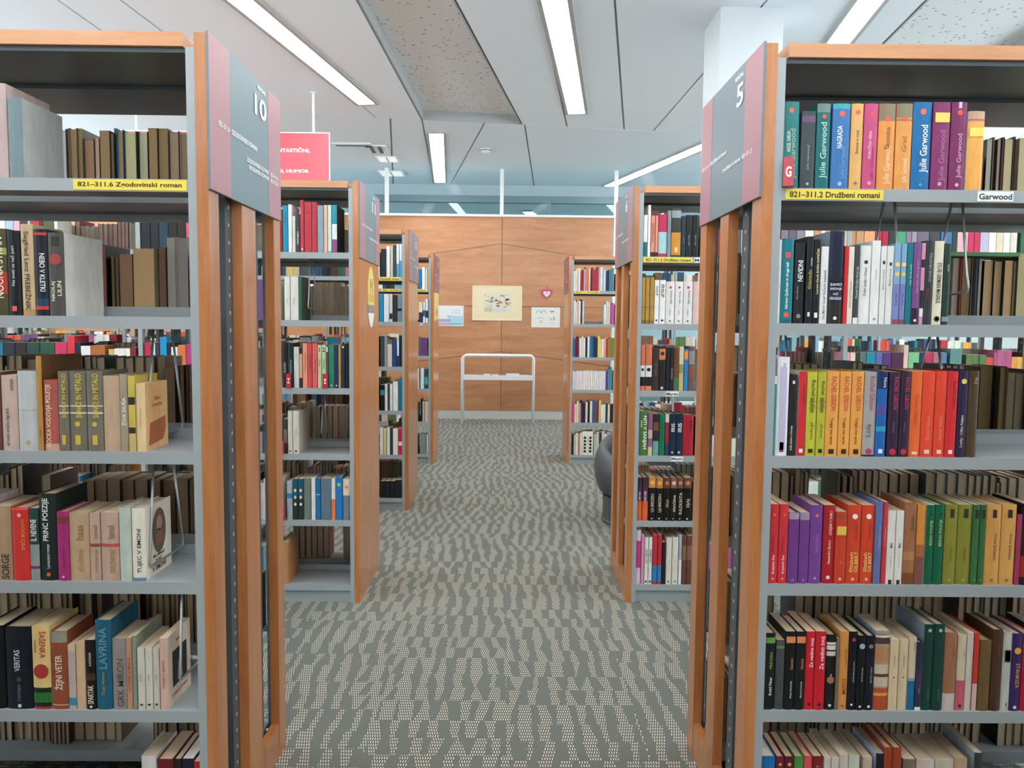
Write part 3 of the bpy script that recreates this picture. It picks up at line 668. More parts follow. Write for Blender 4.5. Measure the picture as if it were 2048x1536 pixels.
row('AL', 2, """
-16 4 744 6b3f3c maroon-brown worn book
5 37 751 bfa79a pinkish beige book |T@-.1,.3 5a3b30 u .06 .56 ali kdo srečo izgubiš|T@.25,.22 7a5f55 u .8 .95 roman
38 76 742 b7b9ba grey marbled book |B .5 .51 9a9c9c|D .1 .12 c0a060
77 88 712 b0813c tall ochre book |C 6b4726|G .2|H|T@0,.4 8a5a24 u .08 .3 ANA
89 118 760 a9574d worn red and pink book |B 0 .1 c9a08c|T@-.1,.42 e9cfa6 u .06 .94 KOCKA VODOVJA POLETJE
119 139 743 716b5e grey book with yellow title, red volume |T@.1,.4 d6be3c u .42 .97 SONCE IN METALO|B .47 .49 cfcabb|B .56 .575 cfcabb|Q .08 .2 c9ae3a .35
140 174 743 6f6a5d grey book with yellow title, worn white patch |T@.1,.36 d6be3c u .42 .97 SONCE IN METALO|B .47 .49 cfcabb|B .56 .575 cfcabb|Q .08 .2 c9ae3a .3|D .34 .16 c9ae3a
175 207 743 6f6a5d grey book with yellow title, clean corner |T@.1,.36 d6be3c u .42 .97 SONCE IN METALO|B .47 .49 cfcabb|B .56 .575 cfcabb|Q .08 .2 c9ae3a .3|D .34 .16 c9ae3a
208 241 752 b59b80 plain beige book |H
242 257 749 9b8d78 grey-beige book with white pattern |T e6e0d0 u .1 .93 ŽIVA DUŠA
258 272 752 c2ad4e mustard book with dark bands |B .62 .72 2e2a2a|B .24 .32 2e2a2a|B 0 .23 c3a66c|H
273 292 767 d9bd90 cream paperback with peach cover |C ddb07a|X peach|S|T@0,.3 b98f62 u .2 .8 novi ponorčak
""")
row('AL', 2, """
330 352 735 4b3628 brown page edges |P 8f7a60
353 361 732 53403a narrow dark page edges |P 84705c
362 370 731 4a3936 narrow dark page edges, thinner |P 84705c
371 379 731 55433c narrow brown page edges |P 8a7562
380 388 730 4e3c38 dark page edges touching the post |P 84705c
""", back=True)
row('AL', 3, """
-20 25 1013 a98a6c wide tan book |T@.22,.34 2a241f u .02 .36 SORGE|T@-.1,.2 4a3b2f u .04 .3 IVAN
26 60 1016 c5322c red book with orange title |T@.15,.3 e08a4a u .42 .84 SPEČI BOGOVI|D .9 .12 e8a08c|B .97 1 e05648|L 0
61 80 1017 23423a green and grey book |B 0 .5 8a8f8c|T e6e6de u .55 .85 IL NEVENE|B .16 .2 6a2f62
81 115 988 1b2521 tall black-green book |T@-.05,.42 e9ebe6 u .46 .95 PRINC POEZIJE|T@0,.2 c9ccc6 u .14 .42 Lermontov roman|D .07 .12 d9563c|H
116 139 1024 a32a6e magenta book with photo |B .83 .93 7a3a30|T@.1,.2 7a1d50 u .15 .5 ljubezenski roman|D .06 .1 e0b0c8
140 180 1026 b79a78 tan worn book |T@.05,.4 8d6c3e u .6 .82 haas|T@.05,.3 9b7b50 u .12 .48 dolina|H
181 202 1026 b8998a pinkish tan book, volume one |T@.1,.42 8c7048 u .62 .82 hawaii|T@.1,.42 9c8050 u .12 .48 michener|B .5 .55 8a4a3c
203 239 1026 b8998a pinkish tan book, volume three |T@.1,.42 8c7048 u .62 .82 hawaii|T@.1,.42 9c8050 u .12 .48 michener|B .5 .55 b5504a
240 264 1016 b3bfb2 pale mint book |H|C a9b6aa
265 292 1018 d9d4c4 white book with oval portrait |C dcd6c6|T@.1,.4 22201e u .1 .74 TUJEC V EMONI|X portrait|H|B 0 .05 6b7fa0
""")
row('AL', 3, """
168 191 962 5b4434 tan page edges
192 216 960 5a3a28 tan page edges, dark gap beside
217 243 960 4f3526 even tan page edges
244 271 960 53382c reddish tan page edges
272 298 960 4a3424 even brown page edges
299 324 960 54402f light-topped page edges
325 353 959 4b3527 page edges behind the wire support
354 378 959 58412c yellowish page edges
379 396 959 4e3829 page edges touching the post
""", back=True)
row('AL', 4, """
-26 12 1252 0f1114 black book with gold dot |T@.1,.3 e6e2d6 u .4 .9 SECRETUM|D .37 .2 a9853c|D .04 .1 d8d8d8|H
14 66 1254 11161f wide black book titled VERITAS |T@-.05,.22 cfd4d8 u .46 .72 VERITAS|T@0,.12 6a6f76 u .1 .3 roman|D .36 .1 3a3d36|D .04 .07 d8d8d8|H
67 103 1253 d9bd7c yellow book titled ŠAŠENKA |B 0 .26 1c241c|B .08 .2 2c6a34|B 0 .03 a8323c|D .46 .42 a82c2c|T@.15,.42 b52f26 d .62 .94 ŠAŠENKA|T@-.3,.12 6a5a3c d .62 .9 roman
104 137 1264 8f4a30 rust-brown book |B .86 1 8f8d80|T e9dcc0 u .25 .7 ŽEJNI VETER|H|B .05 .06 d9c7a0
138 153 1290 b7a79c thin pale book with blue foot |B .06 .18 3f86a3|B .9 1 cdbf9c
154 172 1283 cfae8a peach beige book |H
173 192 1281 16110f black book titled SPARTAK |T@0,.62 e8dcc6 u .08 .35 SPARTAK|T@0,.3 c9bfae u .6 .86 KREŠIMIR|B .42 .52 4a2f24|D .04 .14 ddd
193 225 1241 1e5a70 tall teal book |T@0,.5 5f93a0 u .46 .92 LAVRINA|T@0,.26 a08a4a u .16 .42 Tanja Ahtova|H
226 254 1278 8f8684 grey book titled GRK MIRON |T@.1,.5 5a504e u .04 .72 GRK MIRON|H
255 266 1276 c08c6c thin orange-pink book |T@0,.5 9c4a34 u .12 .86 ZGODBE IZ MESTA
267 275 1272 7f8a7c thin grey-green book
276 291 1297 c9c4b6 white paperback, first of three |T@0,.2 5a564c u .25 .8 Kristina|S|Q .07 .1 4a4a40 .4
292 306 1296 cdc8bb white paperback, second of three |T@0,.2 5a564c u .25 .8 Kristina|S|Q .07 .1 3a3a34 .4
307 320 1297 c4bdb0 white paperback, third of three |T@0,.2 5a564c u .25 .8 Kristina|S|Q .07 .1 4a4a40 .4
321 337 1277 c9a898 pink-beige book with framed photo cover |C d5c2b0|T@0,.5 b0504c u .1 .9 roman v pismih|X photo
""")
row('AL', 5, """
281 311 1514 cfccc8 white book |H
313 345 1520 6a1c26 dark red book |H
346 362 1519 2a1816 narrow black-brown book
363 386 1519 1f1d2e dark navy book |P ddd7cf
387 402 1524 a8232c red book beside the post
""", top=True)
# ---- bookcase 5 (front right)
row('AR', 0, """
1564 1597 203 2b7a78 teal book with red dot |D .9 .16 e0604c|T@-.15,.24 d7e4dc u .42 .66 ANGEL VARUH|T@.15,.42 9fb3a2 u .1 .7 Julie Garwood|D .06 .1 a9c4bb|L -1
1600 1628 222 3d484c dark grey wrapped book |B .86 .94 6a5070|T@0,.25 8a9496 u .2 .6 Julie Garwood|D .06 .1 b0b8b8
1630 1657 207 12696a dark teal book with red dot |D .85 .16 e0553f|T@.05,.6 a8d3c4 u .12 .78 Julie Garwood|Q .4 .7 7fa6a2 .12|B .9 1 6a8480
1661 1696 207 3b72ab blue book titled NAGRADA |D .88 .17 e0604c|T@-.1,.3 eef2f4 u .48 .74 NAGRADA|T@.15,.34 6f98c4 u .12 .5 Julie Garwood|D .06 .12 9bb8d8|B .94 1 3aa0a8
1698 1722 207 dba867 cream-yellow book with red dot |D .9 .2 d9603c|T@0,.25 4a3a28 u .36 .74 Sonce v rosi|D .07 .14 8a6a44
1724 1751 207 c04c79 magenta book |D .87 .17 e8504a|T@-.1,.3 f0c0d0 u .36 .68 POROČNA VERA|T@.2,.34 a83a66 u .1 .5 Julie Garwood|D .07 .14 e6a0b8
1753 1786 207 df944a orange book with castle print |B .8 1 8a7a60|D .82 .16 e0604c|T@0,.34 8a5a34 u .46 .74 Škotska|T@.1,.45 f0d0a8 u .06 .5 Julie Garwood
1788 1820 207 e09a50 orange book with birch print |B .8 1 8a7d66|D .82 .16 d9583f|T@0,.3 b06a34 u .4 .66 Grad|T@.1,.4 f0d4b0 u .08 .36 Julie Garwood|B .82 .84 d9884a
1821 1858 204 1c6aa0 bright blue book with script title |D .89 .16 ee6a4e|T@.15,.5 e8f0f2 u .2 .74 Julie Garwood|D .06 .08 5fa0d0
1861 1895 204 813163 purple book with yellow sticker |Q .77 .88 e6cb62 .85|T@.1,.45 a9688e u .1 .68 Julie Garwood|D .07 .12 c79ab4
1897 1928 204 7a2a5a purple book with red dot |D .88 .17 e8503f|T@.1,.4 c99ab8 u .12 .66 Julie Garwood|D .06 .12 d0a8c0|Q .93 1 c8b8c4 .2
1931 1964 222 e5a552 orange book with yellow sticker |Q .68 .79 efd566 .85|B .86 1 b99c80|B .88 .9 cc5040|C ece5dc
""")
row('AR', 0, """
1966 1977 278 7f8078 grey page edges
1978 1981 274 22405f narrow navy board
1982 1994 278 7f8078 grey page edges
1995 1999 274 6a2048 narrow purple board
2000 2018 278 9a8262 tan page edges
2019 2022 273 3a2f2a narrow dark board
2023 2060 276 9b8464 wide tan page edges
""", back=True)
row('AR', 1, """
1547 1558 479 dfe1e1 thin white book |T@0,.3 8a8a8a u .2 .7 Patricia
1559 1584 477 137680 teal book with red square |T@0,.3 f2f4f2 u .17 .72 Iskreno Quibreen in druge laži|Q .77 .84 d94a50 .42|D .1 .22 e8583c|Q .02 .04 1c5c66 .6|H
1586 1606 485 1c1f24 black book titled NEVIDNI |T@.05,.5 f0f2f0 u .52 .78 NEVIDNI|T@-.2,.16 9a9a98 u .28 .48 Miha Mazzini|D .09 .22 8a8a86
1609 1623 473 1a1d22 black book with gold title |T@0,.5 b39a4a u .4 .62 Eldorado|T@.2,.2 cfcfcb u .62 .8 roman|Q .08 .13 e6e6e0 .3
1624 1637 479 121318 black book with yellow-white title |T@0,.45 e9dfa8 u .3 .95 Laurent Gaudé BORIS HOPEČEK|Q .07 .13 f0f0f0 .45
1638 1653 493 dedfdd white book with grey lettering |T@0,.4 6a6c6c u .06 .7 Ive Marić Grad Večerni sestanek
1654 1684 462 1b2138 tall dark navy book |Q .455 .51 0c0d12 .9|T@0,.5 e8eaec h .41 .44 SAMO|T@0,.5 e8eaec h .36 .39 SREDNJE|T@0,.5 e8eaec h .31 .34 NIČ|T@0,.5 e8eaec h .26 .29 DRUGEGA|T@0,.3 e8eaec h .47 .5 EMMA|B 0 .22 2a2622|D .06 .12 e8e8e8|C 8fa2b4|H
1685 1692 492 cc2a2e thin red book |S
1693 1704 493 e2d6c8 cream book |T@0,.45 8a7f74 u .1 .66 Adela Lozer Prebujenje
1705 1715 490 3a4645 dark grey-green book |B 0 .08 e9e9e6|T@0,.45 c0c8c4 u .15 .9 Daniel Grušlar Prsti zla
1716 1738 491 e3e3e0 white book with black square |Q .77 .81 1a1a1a .28|T@0,.34 4a4a4a u .36 .72 Dobri ljudje v Diano
1739 1756 481 e0e1df taller plain white book |T@0,.25 b0b2b0 u .3 .9 Povesti|D .06 .16 9a9a9a
1757 1768 492 e2e2df white book with small black square |Q .77 .81 1a1a1a .4|T@0,.4 5a5a5a u .4 .74 BREZNA NATANČ
1769 1783 492 dcdcd8 white book beside the twin blue spines |Q .75 .79 1a1a1a .3|T@0,.34 5a5a5a u .3 .9 Mojstri in konji
1784 1796 487 7fa6c8 blue book with yellow oval, first copy |B 0 .5 7b82b8|D .74 .42 ecd06a|D .62 .4 e6c64e|T@0,.4 3a3a78 u .12 .5 dvojna duša|B 0 .06 8a4a5a
1797 1808 487 7fa6c8 blue book with yellow oval, second copy |B 0 .5 7b82b8|D .74 .42 ecd06a|D .62 .4 e6c64e|T@0,.4 3a3a78 u .12 .5 dvojna duša|B 0 .06 8a4a5a
1809 1821 485 12737b teal book with fine title |T@.1,.34 b8d4d2 u .3 .92 Leta dni za molk
1822 1836 484 7a4a8a purple book |B 0 .2 2a1f38|T@.1,.42 d08ac0 u .2 .95 Ana Cipič IVJE V GLAVI|D .05 .2 e6e6e6
1837 1845 486 c98fa8 thin pink and black book |B .2 .42 26242a|B .1 .2 d8d8d8|B .7 .8 2a242c
1846 1862 481 34363a charcoal book with grey title |T@.1,.4 9aa0a4 u .5 .86 STANE HRASTELJ|T@-.2,.3 a02a30 u .3 .46 blatna
1863 1882 482 d9d3bb cream book with black title |T@.05,.5 1f1d1a d .26 .74 SYLVIE GERMAIN MAGNUS|D .07 .3 1f1c1a|D .07 .15 d9d3bb|H
1883 1896 487 1f3c33 dark green book |T@.1,.34 b9c4b0 u .5 .9 zgodba|B .04 .1 7a9a9a|H
""")
row('AR', 1, """
1900 1912 516 8a7f76 pale page edges
1913 1919 515 9c3a34 narrow red-brown board
1920 1936 516 a59888 wide page edges beside red board
1937 1941 516 2a2c30 narrow dark board
1942 1950 517 5a7a8a page edges with blue board
1951 1958 517 6a6a6c narrow grey page edges
1962 1980 521 94704e tan page edges under green sheet
1981 2000 521 94704e tan page edges with light joint
2001 2020 521 8f6c4a tan page edges, darker
2021 2027 521 4f6a3a narrow green board
2028 2060 505 a58560 tall light brown book edges
""", back=True)
row('AR', 2, """
1537 1549 752 2f8f80 teal-green book |B .9 1 e6e8e4
1550 1574 714 e4e2e6 tall white book with lilac panel |Q .06 .9 b9b6cf .55|T@0,.36 6a6490 d .7 .94 VALERIJANT|T@0,.24 4a4470 u .35 .62 Poletje|Q .04 .14 55506a .35|H
1575 1590 750 241d20 black-brown book |T@-.1,.34 e2dccc u .04 .4 Julija pisma z Dunaja|Q .89 .93 e8dccb .3
1593 1609 743 c62d34 red book with white emblem |Q .04 .085 f0e8e8 .45|T@.15,.3 a82028 d .5 .95 Rachel Gibson|C cfc8c0
1610 1630 744 b9b83a lime book with black script, first copy |T@.1,.4 4a4a1c d .68 .94 Rachel|T@0,.7 2f2f16 d .52 .7 zaljubljen|T@.05,.34 3f3d18 u .14 .46 Usodni gol|Q .04 .085 1f1e14 .45
1631 1648 744 b3b236 lime book with black script, second copy |T@.1,.4 4a4a1c d .68 .94 Rachel|T@0,.7 2f2f16 d .52 .7 zaljubljen|T@.05,.34 3f3d18 u .14 .46 Usodni gol|Q .04 .085 1f1e14 .45
1649 1674 743 e3a04c orange book, widest of three alike |T@.05,.42 c2403a d .54 .94 RACHEL GIBSON|T@-.05,.3 5a2a1c d .14 .46 Tvegaj vse zame|Q .03 .085 2a1a12 .42
1675 1698 743 e3a04c orange book, middle of three alike |T@.05,.42 c2403a d .54 .94 RACHEL GIBSON|T@-.05,.3 5a2a1c d .14 .46 Tvegaj vse zame|Q .03 .085 2a1a12 .42
1699 1723 743 e3a04c orange book beside the silver spine |T@.05,.42 c2403a d .54 .94 RACHEL GIBSON|T@-.05,.3 5a2a1c d .14 .46 Tvegaj vse zame|Q .03 .085 2a1a12 .42
1724 1749 744 a6a29c silver-grey book with magenta title |T@.1,.4 a0447a d .55 .95 Rachel Gibson|D .06 .25 b03a60|T@-.1,.4 5a5456 u .2 .42 Lola|B 0 .02 2a2426
1750 1770 744 1f62a8 blue painted book |B .8 1 1d2f5c|B .3 .36 2aa0b8|B .5 .6 5a4a98|Q .04 .09 e6ecf0 .4|T@.2,.3 d8dcec d .8 .95 Nora
1773 1795 744 33203a dark purple book, first copy |T@.1,.4 b03a5a d .56 .94 RACHEL GIBSON|T@0,.2 7a5a80 u .2 .5 Zaljubljena|D .06 .3 c02a3c
1796 1816 744 33203a dark purple book, second copy |T@.1,.4 b03a5a d .56 .94 RACHEL GIBSON|T@0,.2 7a5a80 u .2 .5 Zaljubljena|D .06 .3 c02a3c
1817 1839 743 e0662f orange book with narrow foot label |Q .03 .06 f0dcc8 .45|T@0,.3 c24a22 d .2 .9 Rachel Gibson
1840 1865 743 df4a30 orange-red book, first of pair |Q .04 .085 f0d0c0 .4|T@0,.3 f08060 u .2 .48 Rachel Gibson
1866 1888 743 df4a30 orange-red book, second of pair |Q .04 .085 f0d0c0 .4|T@0,.3 f08060 u .2 .48 Rachel Gibson
1889 1910 743 cf2c30 bright red book |T@.15,.3 8a1a22 d .5 .95 Rachel Gibson|Q .04 .085 f0e8e8 .35
1911 1930 742 2d2244 navy book with yellow heart |D .88 .28 e0cf6a|T@0,.36 dcd6c0 u .06 .55 Lucky : Cilka Fabjan|H
1931 1952 742 4c3c26 brown-olive book |T@.1,.3 a9987a u .84 .94 Dia|H
""")
row('AR', 2, """
1954 1979 733 5a452c dark olive-brown page edges |P 84704c
1980 1985 734 241e2c narrow blackish board |P 3a3440
1986 2008 733 5a452c even brown page edges |P 84704c
2009 2024 746 6a5a48 lower pale brown page edges |P 8a7a64
2025 2044 746 6a5a48 low page edges under white top |P 8a7a64
2045 2060 740 2a2238 dark blue book edge |P 4a4460
""", back=True)
row('AR', 3, """
1532 1554 1009 c8333a red book with white lettering, first copy |T@-.1,.3 8f2028 u .4 .62 NEVESTA|T@0,.26 f0d8d4 u .12 .36 Kresimir Eva|D .87 .16 e06040|D .06 .14 e08880
1555 1573 1009 cb343b red book with white lettering, second copy |T@-.1,.3 8f2028 u .4 .62 NEVESTA|T@0,.26 f0d8d4 u .12 .36 Kresimir Eva|D .87 .16 e06040|D .06 .14 e08880
1574 1595 1026 6c3a80 purple book with pale head band |B .91 1 a890a8|D .05 .14 8a6a98
1596 1616 1026 703d86 purple book beside taller purple one |B .9 1 a08aa8|D .05 .14 8a6a98
1617 1641 1011 74428c taller purple book with red dot |D .87 .15 e06a48|T@.05,.25 a86ab8 u .4 .64 Patricia Darlom|D .07 .12 a890b8
1643 1667 1011 a81f2c dark red book |T@.1,.3 f0c8a8 u .62 .93 GREJEM V RIMU|T@0,.24 f0c8a8 u .25 .56 Alessandro Baricco|D .08 .16 f0e0d8
1668 1690 1024 c5402a orange-red book with yellow sticker |Q .68 .8 e0bf4e .85|B .9 .98 a04a34|T@0,.2 d98a6a u .2 .4 Jez|D .07 .14 e8b09a
1691 1718 1011 cc4428 orange-red book with white disc, first copy |D .86 .2 f2ece4|T@-.16,.27 f0c870 u .12 .44 Elizabeth|T@.2,.27 f0c870 u .12 .44 GILBERT|T@.1,.16 8a2a1c d .54 .8 JEJ MOLI LJUBI|D .06 .12 e8b09a
1719 1745 1011 cc4428 orange-red book with white disc, second copy |D .86 .2 f2ece4|T@-.16,.27 f0c870 u .12 .44 Elizabeth|T@.2,.27 f0c870 u .12 .44 GILBERT|T@.1,.16 8a2a1c d .54 .8 JEJ MOLI LJUBI|D .06 .12 e8b09a
1746 1760 1004 6270a0 slate-blue book |T@.1,.3 a0aad0 u .3 .86 NA SONČNI STRANI|P c9ccd4
1761 1770 1004 c63a44 thin pink-red book |T@0,.4 e89a98 u .3 .86 NA SONČNI STRANI
1771 1787 1022 dcd8ce white book with small black corner, first copy |T@0,.3 3a3a38 u .46 .6 Miž|T@0,.22 7a7870 u .18 .44 Franjo Frančič|Q 0 .06 2a2a2a .4
1788 1803 1022 dcd8ce white book with small black corner, second copy |T@0,.3 3a3a38 u .46 .6 Miž|T@0,.22 7a7870 u .18 .44 Franjo Frančič|Q 0 .06 2a2a2a .4
1804 1828 1005 9c6a48 mottled brown-tan book |T@.1,.35 6a4430 u .6 .9 Ženska|B 0 .14 7a4a30|B .3 .4 b08050|H
1829 1845 1010 cf8a3c orange book fading to brown |B 0 .35 7a5048|B .35 .5 a8643c
1847 1864 1010 0f6040 green book with pale lettering, first copy |T@.1,.36 c8c878 u .38 .92 BESNO POLETJE|C d8d4c4|D .88 .12 1a1a1a
1865 1883 1010 0f6040 green book with pale lettering, second copy |T@.1,.36 c8c878 u .38 .92 BESNO POLETJE|D .88 .12 1a1a1a
1885 1910 1010 858432 olive book beside the green pair |Q .84 .95 2a2a18 .3|T@0,.2 5a5a20 u .25 .5 Lastovke|D .06 .12 a0a058
1911 1939 1010 858432 olive book, wider |Q .84 .95 2a2a18 .3|T@0,.2 5a5a20 u .25 .5 Lastovke|D .06 .12 a0a058
1940 1953 1010 3a6a3c dark green book with black label, first copy |Q .83 .94 1a2418 .5|D .06 .14 6a9068
1954 1966 1010 356538 dark green book with black label, second copy |Q .83 .94 1a2418 .5|D .06 .14 6a9068
1967 1997 1010 d09850 orange-tan book, first of pair |Q .84 .94 231a16 .25|T@.1,.26 6a4420 d .3 .66 Vrtna ljubezen|D .06 .12 9a6a38|H
1998 2027 1010 d6a058 orange-tan book, second of pair |Q .84 .94 231a16 .3|T@.1,.26 6a4420 d .3 .66 Vrtna ljubezen|D .06 .12 9a6a38|H
2028 2038 1030 a03a5c thin magenta book
2039 2060 1008 2a201e dark book with red foot |B .1 .36 a02a28
""")
row('AR', 4, """
1523 1547 1267 14181a black book with green band |B .87 .945 5f9a44|T@.1,.26 8fae4a u .5 .8 PREVARA|T@.1,.26 e6e6e0 u .14 .48 Evald Flisar
1549 1566 1281 4a4a4c dark grey book under cream top |B .92 1 5a4a58|B .88 .92 5f8a44|D .07 .14 2a2a2c
1567 1587 1264 141416 black book with orange flower, first copy |Q .86 .94 d98850 .9|D .9 .22 d03a2c|T@.15,.26 e08a50 u .38 .8 Gemini|T@.15,.22 e6e6e0 u .14 .38 Mojca Kumerdej
1588 1607 1264 141a1c black book with orange flower, second copy |Q .86 .94 d98850 .9|D .9 .22 d03a2c|T@.15,.26 e08a50 u .38 .8 Gemini|T@.15,.22 c0d8e0 u .14 .38 Mojca Kumerdej
1608 1626 1264 c81f2e red book with white script, first copy |T@.15,.5 f0e2e0 u .52 .94 Za vedno tvoj|D .07 .16 3a0a10
1627 1648 1264 c81f2e red book with white script, second copy |T@.15,.5 f0e2e0 u .52 .94 Za vedno tvoj|D .07 .16 3a0a10
1649 1668 1270 18181a black book with white stripes |B .8 .86 d8d4cc|B .87 .9 d8d4cc|B .72 .78 cfc6c0|D .4 .4 9a6a50|T@0,.2 d0d0cc u .2 .7 ime|D .06 .16 ddd
1669 1674 1278 7a6a5c thin grey-brown book |S
1675 1693 1264 d18f4a orange-tan book |T@.2,.2 7a4a24 u .5 .86 OTROKA NA MEJI|T@.1,.4 7a3a1c u .2 .4 MESTO|D .05 .14 8a5024
1694 1710 1264 16131a black book with red dot and white lettering |D .9 .24 a83a44|T@.1,.24 dcdcd8 u .18 .8 Aleš Čar Muhe dan po dnevu|D .07 .14 eee
1711 1727 1272 121216 black book with silver clouds |D .86 .36 a8b0b8|T@.1,.24 dcdcd8 u .18 .78 Aleš Čar Pasji tango|D .05 .14 eee
1728 1745 1272 141624 black-navy book |D .86 .26 8a6a70|T@.1,.24 c8c8cc u .15 .8 Aleš Čar V okvari|D .05 .16 eee
1746 1775 1263 a8907c book with striped collage cover |B .84 .96 4a3a3c|B .92 .95 d8d0c8|B .62 .8 b9855c|B .3 .58 c9b8a0|B .42 .46 5a4438|B 0 .28 b0502c|B .18 .22 d8964a|C 7c8fae
1776 1793 1280 d3bf9a cream paperback, first of pair |T@0,.2 6a5a44 u .5 .9 Andrej Blatnik|S|Q .46 .48 6a5a44 .14
1794 1812 1280 d3bf9a cream paperback, second of pair |T@0,.2 6a5a44 u .5 .9 Andrej Blatnik|S|Q .46 .48 6a5a44 .14
1813 1828 1275 cfc0a4 cream book with blue foot |B 0 .4 1f6a94|B .4 .44 8aa0a8|T@.2,.2 6a5a44 u .8 .95 roman
1829 1841 1285 2a3048 narrow blue and violet book |B .3 .6 4a3450|B 0 .05 e6e6e6|T@0,.3 a0a8c0 u .08 .5 Lena
1842 1862 1249 143e34 dark green tall book, first of pair |D .93 .18 9ac0b0|T@.1,.2 4a8070 u .08 .3 Drago Jančar|H|C 7a8a94
1863 1883 1249 143e34 dark green tall book, second of pair |D .93 .18 9ac0b0|T@.1,.2 4a8070 u .08 .3 Drago Jančar|H
1884 1909 1266 9a6a4c brown-tan book with white foot |B 0 .22 c3b4ae|T@.2,.2 7a4c34 u .6 .9 Vinko|H
1910 1927 1271 cdbfa0 cream book with pink foot |B 0 .4 c45a6a|T@.2,.2 7a7a4c u .6 .94 Popotnik|D .06 .2 3a2020
1928 1941 1266 cbbfb4 plain off-white book |S
1942 1952 1266 c23a2c thin orange-red book |B 0 .35 cbb0a4
1954 1978 1281 6d5430 olive-brown book |H|P c9b08a
1979 1999 1260 4a3020 dark brown book |T@.1,.2 6a4a34 u .6 .9 roman|H
2000 2018 1265 b9bdb2 pale grey-green book with framed label |Q .62 .78 8a7a64 .7|Q .63 .77 d2cfc2 .6|T@.1,.2 4a4a40 u .05 .12 MK|H
2019 2038 1268 3a2560 purple book with yellow crown |D .78 .36 e0a82c|T@.1,.4 d8a030 d .3 .62 STANKIZA|D .05 .18 ddd
2039 2060 1268 a8203c crimson book
""")
row('AR', 5, """
1524 1552 1514 1f6aa4 bright blue book |H|P e0d8c8
1553 1569 1514 6a2030 maroon book with gold mark, first copy |D .9 .2 d0a040|H
1570 1589 1514 5a1c2a maroon book with gold mark, second copy |D .9 .2 d0a040|H
1590 1608 1514 4a8a34 green book |H|P c8bca0
1609 1625 1513 d0505a coral book |H
1626 1648 1514 7a2422 dark red book |T@0,.3 c9a070 u .6 .96 PIRNAT|H
1649 1663 1516 c9beb0 thin off-white book, first of three |S
1664 1679 1516 c9beb0 thin off-white book, second of three |S
1680 1698 1510 c5bdae thin off-white book, third of three |S
1699 1721 1512 c2c4b8 pale mint book |H
1727 1746 1516 bda894 beige book beside pale mint one |S
1753 1769 1507 1c1a1c black book |C aab4c8
1770 1786 1496 9c4028 rust book, first of pair |H
1787 1805 1496 9c4028 rust book, second of pair |H
1808 1833 1520 7a6a5c leaning brownish book |S
1835 1871 1520 c9b9b0 wide pale pink book
1872 1910 1520 c3bca8 wide cream book
1911 1937 1518 b8987c beige-tan book |T@.1,.3 8a6a54 d .6 .9 MIR
1950 1966 1506 34383a dark grey book, end of row |C 9aa4b0
""", top=True)
# ---- bookcase 11 (second left): the strip in view
row('BL', 0, """
556 565 418 8a2a30 dark red book
566 576 411 1d86a4 teal book |T@0,.4 0f5a70 u .5 .95 ZLATO
577 584 409 d9dcde thin white book
585 591 432 c8c4ba low white-grey book
592 600 428 3a3a3c charcoal book with white title |T@0,.6 e8e8e8 u .05 .7 VRAČARJEVA
601 608 400 b53644 tall thin red book |D .06 .3 e8c0c0
609 623 404 b53644 wide red binder book |Q .78 .8 7a2030 .5
624 634 404 b03542 red binder book beside grey one |Q .78 .8 7a2030 .5
635 647 411 8499a4 grey-blue book
648 655 410 d6a99a thin peach book
656 663 410 b8d4c4 thin mint book |B 0 .03 6a9a8a
664 674 410 2a8aa0 teal and violet book |B 0 .28 8a4a80|B .28 .6 d8dcd8|C 2e3438|G .2
""")
row('BL', 1, """
569 580 553 d3d1c8 white book, first of pair |T@0,.2 6a6a66 u .2 .7 Pravljica
581 597 553 d3d1c8 wider white book, second of pair |T@0,.2 6a6a66 u .2 .7 Pravljica
598 604 553 2a5a48 dark green book |C 3a4a3a|G .18
""")
row('BL', 2, """
565 575 686 1d2022 black book with grey title, first copy |T@0,.4 a0a4a4 u .2 .7 ZAPISKI
576 587 686 1b2a26 black book with grey title, second copy |T@0,.4 a0a4a4 u .25 .7 ZAPUŠČINA
588 598 694 c9c8c6 white-grey book |T@0,.2 6a6a6a u .7 .9 Novo
599 605 696 cfa080 tan book with dark ends |B .85 1 2a2424|B 0 .25 2a2424
606 615 687 dd9078 peach book |T@0,.4 8a3a34 u .3 .9 Domača lekarna
616 624 687 c9484c red book beside peach one |T@0,.4 7a1c24 u .3 .9 Domača lekarna
625 635 687 d9605e coral-red book |T@0,.4 7a1c24 u .2 .8 Človek zrcalo
636 643 690 b9c79a pale green book numbered one |T@0,.5 26341e d .5 .68 VOHUN|T@0,.5 26341e h .84 .94 1
644 652 690 b9c79a pale green book numbered two |T@0,.5 26341e d .45 .68 VOHUN|T@0,.5 26341e h .84 .94 2
653 656 694 6a5a44 thin brown book |B .88 1 e8e8e4
657 669 690 2f7a66 green book |D .06 .2 8ac0b0
670 676 690 1f2a5a navy book |D .06 .3 cfcfd8
677 682 690 b08a40 thin gold book |D .06 .3 cfcfd8
683 690 690 1f2c3a dark slate book |Q .93 .97 e0e0e0 .5
691 701 690 15181c black book at the post
""")
row('BL', 3, """
567 575 838 3a3630 dark striped book |B .3 .7 6a645c
576 585 822 cdc7ba cream-white book, first of pair |T@0,.2 6a6054 u .2 .8 Roman|D .06 .2 7a3a34
586 598 822 cdc7ba cream-white book, second of pair |T@0,.2 6a6054 u .2 .8 Roman|D .06 .2 7a3a34|C bdb7a8|G .2
""")
